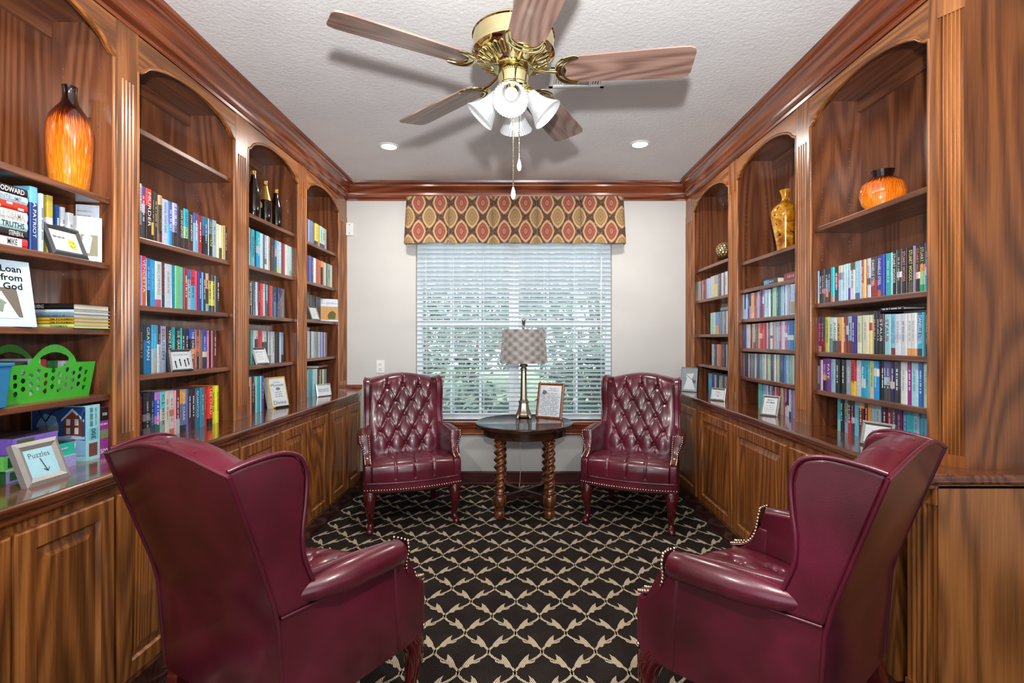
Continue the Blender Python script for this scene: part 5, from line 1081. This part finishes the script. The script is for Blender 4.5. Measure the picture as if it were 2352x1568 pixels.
for i, b in enumerate(CANDS):
    rz = PI/2 if b['side'] < 0 else -PI/2
    if i < NIND:
        mb = MB(); cover(mb, b); root = mb.build('book', M['cover'], loc=(b['x'], b['y'], b['z']), rz=rz)
        big = max(((float(c.split(':')[1]) if ':' in c else 1), c.split(':')[0]) for c in b['cols'])[1]
        lab = '%s book, %s from left in %s row of %s' % (cname(big), ordn(b['ord']), ROWN[b['ri']], BAYN[b['bay']])
        tag(root, lab, 'book', 'books on the shelves')
        pm_ = MB(); pages_mesh(pm_, b); pm_.build('page_block', M['pages'], root)
        if b['txt']:
            if b['txt'].startswith('#'):
                me, asp = dash_mesh(b['seed'] if b['txt'] == '#' else int(b['txt'][1:])); L_ = b['h']*.52; th_ = min(b['th']*.36, .009); zc_ = b['h']*.56
            else:
                me, asp = text_mesh(b['txt']); L_ = b['h']*min(.66, .11*len(b['txt'])); th_ = min(b['th']*.58, .017); zc_ = b['h']*.60
            # reading direction runs down the spine: local x -> -z, local y -> +x
            rot = Matrix(((0, 1, 0), (0, 0, -1), (-1, 0, 0))).to_euler()
            obj('spine_title', me, root, (0, -.0006, zc_), rot, (L_, th_, 1), hexc(b['tc']))
    else:
        M4 = Matrix.Translation((b['x'], b['y'], b['z'])) @ Matrix.Rotation(rz, 4, 'Z'); cover(rest_c, b, 0, M4); pages_mesh(rest_p, b, M4)
        if b['txt']:
            t = b['th']*.18
            for k in range(5):
                z0 = b['h']*(.42+.07*k); rest_c.add([tuple(M4 @ Vector(p)) for p in ((-t, -.0006, z0), (t, -.0006, z0), (t, -.0006, z0+b['h']*.045), (-t, -.0006, z0+b['h']*.045))], [(0, 1, 2, 3)], hexc(b['tc']))
rs = empty('remaining_books', (0, 3.5, 1.2), label='smaller books filling the far bays beside the window and below the vases', cat='books'); rs['kind'] = 'stuff'
for mb, nm, mt in ((rest_c, 'book_covers', M['cover']), (rest_p, 'page_blocks', M['pages'])):
    o = mb.build(nm, mt); fixpar(o, rs); o['kind'] = 'stuff'
# ------------------------------------------------------------------ lying books, displayed books, boxes and basket
def flat_book(x, y, z, w, d, t, col, text, tcol, rz, label, tw=.7, off=0, parts=True, group='books lying flat'):
    # local: spine faces -y, length x, thickness z
    root = MB()
    root.box(-w/2, w/2, 0, d, 0, .0022, hexc(col)); root.box(-w/2, w/2, 0, d, t-.0022, t, hexc(col))
    root.add([(-w/2, .0, 0), (w/2, .0, 0), (w/2, -.003, t*.3), (-w/2, -.003, t*.3), (w/2, -.003, t*.7), (-w/2, -.003, t*.7), (w/2, 0, t), (-w/2, 0, t)], [(0, 1, 2, 3), (3, 2, 4, 5), (5, 4, 6, 7)], hexc(col))
    o = root.build('book', M['cover'], loc=(x, y, z), rz=rz); tag(o, label, 'book', group)
    MB().box(-w/2+.004, w/2-.004, .001, d-.004, .0022, t-.0022).build('page_block', M['pages'], o)
    if text:
        if text.startswith('#'): me, asp = dash_mesh(int(text[1:])); obj('spine_title', me, o, (off, -.0036, t*.5), (PI/2, 0, 0), (w*tw, t*.4, 1), hexc(tcol))
        else: put_text(o, text, w*tw, t*.62, (off, -.0038, t*.5), (PI/2, 0, 0), tcol, .012, 'spine_title', keep=False)
    return o
# stack on the upper left shelf
zz = 1.618; z = zz
for (t, w, col, txt, tc, lab, tw, off) in ((.030, .236, 'c82828', 'MIKE', '282428', 'red and white biography lying at the bottom of the upper left stack', .13, .035),
    (.026, .232, '1a1c20', 'STEPHEN A.', 'd8d8d8', 'black book lying second from the bottom of the upper left stack', .2, .015), (.028, .230, 'a8c8cc', 'BE TRUTHS', '1c242c', 'pale teal book lying third from bottom of upper left stack', .42, .012),
    (.032, .228, 'dcdcd6', 'MICHELLE OBAMA', 'a8a8a8', 'white book lying fourth from bottom of upper left stack', .58, .012), (.026, .224, 'b8301c', '', '', 'red and white striped book in the upper left stack', 0, 0),
    (.024, .205, 'b4ccd8', 'AN UNTRUMP...', '7c8c98', 'pale blue book lying second from top of upper left stack', .55, .012), (.026, .205, '241c20', 'WOODWARD', 'f0ece8', 'black book lying on top of the upper left stack', .52, .012)):
    o = flat_book(-1.612, 1.636-w/2, z, w, .16, t, col, txt, tc, PI/2, lab, tw, w/2-w*tw/2-off)
    if lab.startswith('red and white striped'):
        for k in range(6): MB().box(-.1+k*.036, -.1+k*.036+.018, -.0037, -.003, .003 if k % 2 else .016, .010 if k % 2 else .023).build('white_stripe', M['paper'], o)
    if lab.startswith('red and white bio'):
        MB().box(.015, .098, -.0036, -.003, .002, t-.002).build('name_panel', M['paper'], o)
    z += t
# standing books behind and beside the stack
def stand_book(px, z, rec, w_px, h, d, col, txt, tc, lab, bands=None):
    X = FL+rec; y = X*FPX/(VX-px); th = w_px*y/FPX*.8
    b = dict(th=th, h=h, d=d, cols=(bands or col).split('/')); mb = MB(); cover(mb, b); o = mb.build('book', M['cover'], loc=(-X, y, z), rz=PI/2); tag(o, lab, 'book', 'books on the upper left shelf')
    pm_ = MB(); pages_mesh(pm_, b); pm_.build('page_block', M['pages'], o)
    if txt:
        me, asp = (dash_mesh(int(txt[1:])) if txt[0] == '#' else text_mesh(txt)); obj('spine_title', me, o, (0, -.0008, h*.48), Matrix(((0, 1, 0), (0, 0, -1), (-1, 0, 0))).to_euler(), (h*.55, th*.45, 1), hexc(tc))
    return o
o = stand_book(79, 1.618, .034, 22, .212, .13, '1c3a78', 'A PATRIOT', 'e8ecf0', 'blue paperback with portrait and white lettering beside the upper left stack', '6cb8dc:1/1c3a78:3')
stand_book(97, 1.618, .034, 11, .198, .13, 'b8ccd8', '#3', '6c7c88', 'pale blue thin book right of the blue portrait paperback')
stand_book(116, 1.618, .052, 18, .205, .13, 'b09c34', '', '', 'gold spined book with pale label band on the upper left shelf', 'b8a440:3/d8dce4:2/a89c3c:3')
stand_book(133, 1.618, .088, 12, .19, .12, '1c4c90', '#2', 'ececf4', 'dark blue and white paperback behind the smiley frame', '1c4c90:2/d0d4e0:2')
stand_book(146, 1.618, .088, 12, .188, .12, 'ccd4e0', '#4', '6c747c', 'white paperback with blue lettering behind the smiley frame')
stand_book(164, 1.618, .088, 18, .175, .12, 'd4dce4', '#5', '8c949c', 'white hardback behind the smiley frame, left of the grey one')
stand_book(182, 1.618, .088, 12, .172, .12, 'dcdce0', '#1', 'b03038', 'white and red paperback behind the smiley frame', 'dcdce0:2/b83038:1/d8dce0:1')
def slab_cover(name, label, base, yaw, w, h, t, lean, col, spine, draw=None, cat='book', group=None):
    root = empty(name, base, yaw+PI/2, label, cat, group); T = lambda p: Matrix.Rotation(-lean, 4, 'X') @ Vector(p)
    mb = MB(); P = [T(p) for p in ((-w/2, 0, 0), (w/2, 0, 0), (w/2, t, 0), (-w/2, t, 0), (-w/2, 0, h), (w/2, 0, h), (w/2, t, h), (-w/2, t, h))]
    mb.add(P, [(0, 1, 5, 4)], hexc(col)); mb.add(P, [(2, 3, 7, 6)], hexc(col)); mb.add(P, [(3, 0, 4, 7)], hexc(spine)); mb.build('cover', M['cover'], root)
    MB().add([T(p) for p in ((-w/2+.001, .001, .001), (w/2-.002, .001, .001), (w/2-.002, t-.001, .001), (-w/2+.001, t-.001, .001), (-w/2+.001, .001, h-.001), (w/2-.002, .001, h-.001), (w/2-.002, t-.001, h-.001), (-w/2+.001, t-.001, h-.001))], [(3, 2, 1, 0), (4, 5, 6, 7), (1, 2, 6, 5)]).build('page_block', M['pages'], root)
    if draw: draw(root, T, w, h)
    return root
def patch(root, T, name, pts, mat, y=-.0005):
    return MB().add([T((x, y, z)) for x, z in pts], [tuple(range(len(pts)))]).build(name, mat, root)
def vmat(name, h, r=.4): return M.setdefault('c_'+h, plain(name, h, r))
def d1(root, T, w, h):
    patch(root, T, 'cover_photo', [(-w/2+.01, .02), (w/2-.012, .02), (w/2-.012, .10), (-w/2+.01, .10)], vmat('cover_olive', '6c6848'))
    patch(root, T, 'cover_rider', [(-.02, .03), (.0, .03), (.008, .09), (-.008, .11), (-.02, .09)], vmat('cover_pale', 'd8d8cc'), -.001); patch(root, T, 'cover_title', [(-w/2+.01, .11), (w/2-.01, .11), (w/2-.01, .16), (-w/2+.01, .16)], vmat('cover_cream', 'd4d8c8'))
slab_cover('book', 'pale book with an olive cover picture leaning behind the smiley frame', (-1.626, 1.890, 1.618), math.radians(-50), .072, .168, .012, .04, 'd0d4cc', 'c8d0d4', d1, group='books on the upper left shelf')
def d2(root, T, w, h):
    patch(root, T, 'back_cover_block', [(-w/2, 0), (w/2-.03, 0), (w/2-.03, .105), (-w/2, .105)], vmat('cover_plum', '6c4450'))
    for k in range(5):
        me, _ = dash_mesh(k+2); obj('lettering', me, root, T((-.01, -.001, .20-.018*k)), (PI/2, 0, 0), (w*.6, .006, 1), hexc('8c94a0'))
slab_cover('book', 'tall white and plum book standing at the right of the upper left shelf', (-1.672, 1.932, 1.618), math.radians(-72), .075, .225, .02, .02, 'c4ccd8', 'b8a8c8', d2, group='books on the upper left shelf')
# lavender magazine lying under the stack shelf front
flat_book(-1.60, 1.50, 1.364+.228, .2, .1, .004, 'c8d0ec', '', '', PI/2, 'thin pale booklet tucked under the upper left shelf') if False else None
# displayed white book
def d3(root, T, w, h):
    put_text(root, 'Loan\nfrom\nGod', .074, .078, T((.046, -.0012, h-.056)), (PI/2-.17, 0, 0), '10141c', .02, 'cover_title')
    patch(root, T, 'cover_photo', [(-w/2, .03), (w/2-.035, .03), (w/2-.045, .125), (-w/2, .125)], vmat('photo_brown', '6c6458'))
    patch(root, T, 'photo_page', [(-w/2, .026), (w/2-.045, .026), (w/2-.085, .112), (-w/2, .118)], M['paper'], -.001); patch(root, T, 'photo_bird', [(.0, .05), (.012, .045), (.018, .07), (.026, .075), (.012, .086), (-.004, .09), (.002, .075)], vmat('photo_sage', '7c8c80'), -.0016)
slab_cover('book', 'large white book facing out on the left shelf above the green basket', (-1.606, 1.545, 1.364), math.radians(-12), .20, .215, .014, .17, 'c4dcec', 'b8d0e0', d3, group='display books')
z = 1.364
for (t, col, txt, tc, lab, tw, off) in ((.013, 'b8d478', 'FOREMAN', '3c5a5c', 'lime green paperback at the bottom of the lower left stack', .4, .02), (.012, 'c09c24', 'JIM FOREMAN', '2c2410', 'lower mustard yellow paperback in the lower left stack', .6, .03), (.012, 'c4a028', 'JIM FOREMAN', '2c2410', 'upper mustard yellow paperback in the lower left stack', .6, .03),
    (.015, '6c8498', '#2', '3c5468', 'slate blue paperback in the lower left stack', .6, 0), (.014, 'b4d0e0', '', '', 'pale blue paperback second from top of the lower left stack', 0, 0), (.022, '1c1818', 'ROAMING', 'd8d8d8', 'black paperback on top of the lower left stack', .35, -.06)):
    flat_book(-1.696, 1.79, z, .205, .155, t, col, txt, tc, 0, lab, tw*.72, off+.03); z += t
# page ends of the stack show towards the far side
# lime green basket with round holes
bk = empty('basket', (-1.718, 1.762, 1.111), PI/2, label='lime green plastic basket with round holes and arched handles', cat='basket')
def basket_side(yy, flare):
    # a wall in local x/z with holes cut as a ring pattern; built from a grid with holes
    W0, W1, Hh = .165, .185, .118; nx, nz = 66, 30; mb = MB(); holes = []
    for r in range(3):
        for c in range(11):
            holes.append((-.15+c*.03, .030+r*.026+(.013 if c % 2 else 0)))
    def prof(x): 
        e = abs(x)/.185; t_ = Hh
        if abs(x) < .095: t_ = Hh+.062*max(0, math.cos(PI*x/.19))**.7
        return t_
    def keep(x, z):
        if any((x-hx)**2+(z-hz)**2 < .0088**2 for hx, hz in holes): return False
        if abs(x) < .063 and (x/.062)**2+((z-.128)/.026)**2 < 1: return False
        return True
    n = 120; m_ = 72; dx = .37/n; vid = {}; vs = []; fs = []
    def V(i, j):
        if (i, j) not in vid:
            x = -.185+dx*i; top = prof(x); z = top*j/m_; k = z/.118; xx = x*(.90+.10*min(1, k)); vid[(i, j)] = len(vs); vs.append((xx, yy+flare*min(1.2, k)*.014, z))
        return vid[(i, j)]
    for i in range(n):
        for j in range(m_):
            x = -.185+dx*(i+.5); z = prof(x)*(j+.5)/m_
            if keep(x, z): fs.append((V(i, j), V(i+1, j), V(i+1, j+1), V(i, j+1)))
    mb.add(vs, fs); o = mb.build('basket_wall', M['greenplastic'], bk); s_ = o.modifiers.new('thickness', 'SOLIDIFY'); s_.thickness = .003; s_.offset = 0; return o
basket_side(-.085, -1); basket_side(.085, 1)
for s in (-1, 1): MB().hexa([(s*.166, -.085, 0), (s*.169, -.085, 0), (s*.169, .085, 0), (s*.166, .085, 0), (s*.184, -.099, .118), (s*.187, -.099, .118), (s*.187, .099, .118), (s*.184, .099, .118)] if s > 0 else [(-.169, -.085, 0), (-.166, -.085, 0), (-.166, .085, 0), (-.169, .085, 0), (-.187, -.099, .118), (-.184, -.099, .118), (-.184, .099, .118), (-.187, .099, .118)]).build('basket_end', M['greenplastic'], bk)
MB().box(-.167, .167, -.086, .086, 0, .004).build('basket_floor', M['greenplastic'], bk)
# boxes of games inside the basket
bk.scale = (.92, .78, 1.08); bx_rot = PI/2
def in_basket(lx, ly, w, d, h, col, lab, col2=None):
    q = Matrix.Rotation(bx_rot, 3, 'Z') @ Vector((lx*.92, ly*.8, 0)); w *= .92; d *= .9; mb = MB().box(-w/2, w/2, -d/2, d/2, 0, h, hexc(col))
    o = mb.build('card_box', M['box'], loc=(bk.location.x+q.x, bk.location.y+q.y, 1.1155), rz=bx_rot, bev=.0015); tag(o, lab, 'box', 'small boxes in the green basket')
    if col2: MB().box(-w*.35, w*.35, -d/2-.0006, -d/2, h*.68, h*.9, hexc(col2)).build('box_label', M['box'], o)
in_basket(-.115, -.02, .05, .11, .135, '34383c', 'dark grey small box in the basket left of the handle', 'c8d0d8'); in_basket(-.062, -.02, .045, .11, .142, 'c4ccd0', 'white small box in the basket left of the handle', '90a0a8')
in_basket(-.014, .0, .042, .1, .138, 'b82828', 'red small box in the basket behind the handle'); in_basket(.032, .0, .044, .1, .132, '2c6c38', 'green small box in the basket behind the handle'); in_basket(.082, -.01, .05, .11, .130, 'd4d8dc', 'white labelled box in the basket behind the handle', '485868')
in_basket(.132, .0, .04, .11, .10, '3c4c60', 'slate blue small box at the right end of the basket')
bb = empty('blue_bin', (-1.632, 1.512, 1.111), PI/2, label='teal blue plastic bin at the left frame edge beside the green basket', cat='bin')
MB().hexa([(-.05, -.04, 0), (.04, -.04, 0), (.04, .12, 0), (-.05, .12, 0), (-.06, -.046, .13), (.052, -.046, .13), (.052, .13, .13), (-.06, .13, .13)]).build('bin_body', M['blueplastic'], bb, bev=.004)
MB().box(-.065, .057, -.05, .135, .128, .14).build('bin_lid', M['blueplastic'], bb, bev=.003)
# puzzle boxes on the counter
def pbox(label, loc, yaw, w, d, h, col, side, draw=None, group='puzzle boxes', colr=None):
    root = empty('puzzle_box', loc, yaw+PI/2, label, 'puzzle box', group)
    mb = MB(); P = [(-w/2, 0, 0), (w/2, 0, 0), (w/2, d, 0), (-w/2, d, 0), (-w/2, 0, h), (w/2, 0, h), (w/2, d, h), (-w/2, d, h)]
    mb.add(P, [(0, 1, 5, 4)], hexc(col)); mb.add(P, [(1, 2, 6, 5), (3, 0, 4, 7)], hexc(side)); mb.add(P, [(4, 5, 6, 7), (2, 3, 7, 6), (3, 2, 1, 0)], hexc(colr or col)); mb.build('box', M['box'], root)
    if draw: draw(root, w, d, h)
    return root
def rect(root, name, x0, x1, z0, z1, col, y=-.0006): return MB().box(x0, x1, y, 0, z0, z1).build(name, vmat('print_'+col, col), root)
def poly(root, name, pts, col, y=-.0012): return MB().prism(pts, y, y+.0004, lambda p, a: (p[0], a, p[1])).build(name, vmat('print_'+col, col), root)
def snow(root, w, d, h):
    x1 = w/2-.003
    rect(root, 'sky_picture', -w/2+.004, x1, .02, h-.004, '2c4c84'); poly(root, 'snow_ground', [(-w/2+.004, .02), (x1, .02), (x1, .075), (.01, .09), (-w/2+.004, .11)], '88b4dc')
    poly(root, 'barn_roof', [(-w/2+.02, .125), (.0, .13), (-.01, .165), (-.05, .175), (-w/2+.03, .15)], '7cacd8', -.0016); rect(root, 'barn', -w/2+.03, .0, .105, .132, '8c948c', -.0018)
    a, b = .018, x1-.012
    rect(root, 'brick_house', a, b, .09, .15, '7c3826', -.0018); poly(root, 'house_gable', [(a, .15), (b, .15), ((a+b)/2, .185)], '7c3826', -.0018); poly(root, 'snowy_roof', [(a-.008, .145), (a-.006, .155), ((a+b)/2, .195), (b+.008, .153), (b+.008, .143), ((a+b)/2, .183)], 'b8d4ec', -.0022)
    for xx in (a+.012, b-.026):
        for zz_ in (.10, .132): rect(root, 'house_window', xx, xx+.014, zz_, zz_+.023, 'b8ccd8', -.0024)
    poly(root, 'hedge', [(.0, .08), (x1, .08), (x1, .09), (.04, .096), (.0, .09)], 'a8c4e4', -.0026)
    for p, q in (((-.04, .11), (-.045, .145)), ((-.045, .145), (-.08, .195)), ((-.045, .145), (-.02, .185)), ((-.02, .185), (.02, .198)), ((x1-.008, .09), (x1-.01, .16)), ((x1-.01, .14), (x1-.026, .17)), ((x1-.01, .15), (x1-.002, .18))):
        MB().tube([(p[0], -.002, p[1]), (q[0], -.002, q[1])], .0026, 5).build('tree_branch', vmat('print_201c2c', '201c2c'), root)
    poly(root, 'snowman', [(.055+.010*math.cos(2*PI*k/12), .06+.017*math.sin(2*PI*k/12)) for k in range(12)], 'dce8f4', -.0028); rect(root, 'snowman_hat', .049, .062, .075, .082, 'a82c2c', -.003)
    X1 = w/2; RT = Matrix(((0, 0, 1), (0, -1, 0), (1, 0, 0))).to_euler()
    def sp_(name, y0, y1, z0, z1, col): MB().box(X1, X1+.0008, y0, y1, z0, z1).build(name, vmat('print_'+col, col), root)
    sp_('number_panel', .012, d-.008, .075, .118, '68b8c4'); sp_('photo_inset', .012, d-.012, .014, .062, '6c4038')
    put_text(root, '300', .038, .028, (X1+.0016, d/2, .0965), RT, '1c5468', .01)
    me, _ = dash_mesh(3); obj('lettering', me, root, (X1+.0012, d*.35, .16), RT, (.07, .014, 1), hexc('3c8090')); obj('lettering', me, root, (X1+.0012, d*.68, .16), RT, (.065, .006, 1), hexc('5c98a8'))
pbox('large puzzle box with a snowy brick house picture standing on the counter', (-1.6985, 1.842, ZT), -PI/2, .203, .060, .203, '98d0dc', '98d0dc', snow)
def mag(root, w, d, h):
    rect(root, 'black_band', -w/2, w/2, h-.05, h, '1c1820'); rect(root, 'photo_band', -w/2, w/2, h*.36, h*.54, '7c8464'); put_text(root, '500', w*.8, .025, (0, -.0012, .02), (PI/2, 0, 0), 'f0e8f0', .01)
    me, _ = dash_mesh(4); obj('lettering', me, root, (0, -.0012, h*.66), (PI/2, 0, 0), (w*.8, .008, 1), hexc('e8d8ec')); obj('lettering', me, root, (.004, -.0012, h-.025), (PI/2, 0, 0), (w*.5, .012, 1), hexc('d8d4dc'))
pbox('tall magenta puzzle box standing right of the snowy house puzzle', (-1.604, 1.928, ZT), 0, .042, .2, .186, '98389c', '98389c', mag)
def strip(c1):
    def f(root, w, d, h):
        rect(root, 'photo_inset', -w/2+.012, -w/2+.07, .008, h-.006, c1); me, _ = dash_mesh(6); obj('lettering', me, root, (w*.2, -.0012, h*.6), (PI/2, 0, 0), (w*.3, .006, 1), hexc('e4dcf4'))
    return f
pbox('white and violet puzzle box with green photo at the bottom of the puzzle stack', (-1.588, 1.668, ZT), 0, .245, .2, .040, '9c9cd8', '2c5c34', strip('2c5c34'), colr='c8d0d8')
pbox('lime green puzzle box in the puzzle stack', (-1.592, 1.588, ZT+.040), 0, .09, .19, .046, '6cc85c', '6cc85c', strip('284c34'), colr='2c3c40')
pbox('teal puzzle box in the puzzle stack', (-1.592, 1.713, ZT+.040), 0, .15, .19, .046, '28b8a4', '28b8a4', strip('205048'), colr='28302c')
pbox('violet puzzle box on top of the puzzle stack', (-1.587, 1.642, ZT+.086), 0, .152, .2, .050, '8064c0', '7458b8', strip('4c5c3c'), colr='2c2830')
# display book under the bottles bay, and the calendar
def d4(root, T, w, h):
    patch(root, T, 'cover_panel', [(-w/2+.012, .012), (w/2-.008, .012), (w/2-.008, h-.012), (-w/2+.012, h-.012)], vmat('cover_grey', 'c4ccd0'))
    for s, z_, tw_, th_ in (('Moment', h-.055, .7, .03), ('Divine', .035, .7, .028)): put_text(root, s, w*tw_, th_, T((.002, -.0012, z_)), (PI/2-.24, 0, 0), '4c5058', 0, 'cover_title')
    for k in range(4):
        me, _ = dash_mesh(k+3); obj('lettering', me, root, T((.002, -.0012, .075+.014*k+(.05 if k == 3 else 0))), (PI/2-.24, 0, 0), (w*.4, .006, 1), hexc('6c7078'))
    patch(root, T, 'cover_emblem', [(.002+.018*math.cos(2*PI*k/16), .125+.010*math.sin(2*PI*k/16)) for k in range(16)], vmat('cover_slate', '6c7884'), -.001)
    MB().box(-.05, .05, -.02, -.016, 0, .012).box(-.05, -.046, -.02, .04, 0, .005).box(.046, .05, -.02, .04, 0, .005).build('display_stand', M['black'], root)
slab_cover('book', 'thick cream and gold book displayed on the counter below the bottles', (-1.572, 3.285, ZT), math.radians(-26), .135, .205, .04, .24, 'b89c5c', 'd8d8d0', d4, group='display books')
def d5(root, T, w, h):
    patch(root, T, 'cover_photo', [(-w/2, .012), (w/2, .012), (w/2, h*.66), (-w/2, h*.66)], vmat('photo_ochre', 'c0945c')); patch(root, T, 'photo_tree', [(-.01, .02), (.05, .02), (.055, .07), (.03, .09), (.005, .08), (-.015, .05)], vmat('photo_moss', '5c5c2c'), -.001)
    put_text(root, 'Our Daily Bread', w*.9, .02, T((0, -.0012, h*.80)), (PI/2-.05, 0, 0), '7c8ca0', 0, 'cover_title')
slab_cover('calendar', 'small calendar with an autumn tree picture on the left shelf near the window', (-1.615, 4.235, 1.473), math.radians(-50), .15, .19, .012, .05, 'd4dce8', 'c8d0dc', d5, 'calendar')
# books lying on the right bay's upper shelf
for k, (px, t, col, txt, lab) in enumerate(((1770, .034, '1c2438', '#2', 'dark blue book lying on the shelf below the gold vase, left one'), (1818, .045, '7c2c3c', '#5', 'maroon book lying on the shelf below the gold vase, right one'))):
    X_ = FR+.04; y = X_*FPX/(px-VX); o = flat_book(X_, y, 1.662, .18 if k == 0 else .155, .13, t, col, txt, 'a8c0dc' if k == 0 else 'c890a0', -PI/2, lab, .5)
    if k == 0:
        for q in range(4): MB().box(-.075+q*.017, -.065+q*.017, -.0036, -.003, .004, t-.004).build('spine_band', vmat('band_blue', '6cb4e0'), o)
flat_book(FR+.045, (FR+.045)*FPX/(1672-VX)+.06, 1.363+.176, .16, .12, .028, '3c5c60', '#1', '98b0b4', -PI/2, 'dark teal book lying on top of the second row near window')
flat_book(-(FL+.05), (FL+.05)*FPX/(VX-742), ZT+.2126, .19, .12, .02, '7c1c30', '', '', PI/2, 'maroon book lying on the bottom row of left bay nearest window')
# displayed western novel facing out in the bay below the gold vase
def d6(root, T, w, h):
    patch(root, T, 'cover_scene', [(-w/2+.004, .008), (w/2-.004, .008), (w/2-.004, h*.42), (-w/2+.004, h*.42)], vmat('photo_straw', '9c9070')); patch(root, T, 'cover_rider', [(.0, .03), (.04, .015), (.045, .08), (.03, .10), (.005, .075)], vmat('photo_navy', '2c3048'), -.001)
    me, _ = dash_mesh(5); obj('lettering', me, root, T((.01, -.001, h*.66)), (PI/2, 0, 0), (w*.55, .012, 1), hexc('7c94c0'))
slab_cover('book', 'paperback with a western rider cover facing out below the gold vase', (FR+.018, 2.785, 1.461), PI+math.radians(8), .085, .172, .012, .03, 'a0b8dc', '8ca8cc', d6, group='display books')

flat_book(FR+.03, (FR+.03)*FPX/(2050-VX), 1.259+.1846, .13, .10, .012, '1c1c34', '#4', 'ececf4', -PI/2, 'thin dark navy book lying on top of the second row below squat vase', .8)
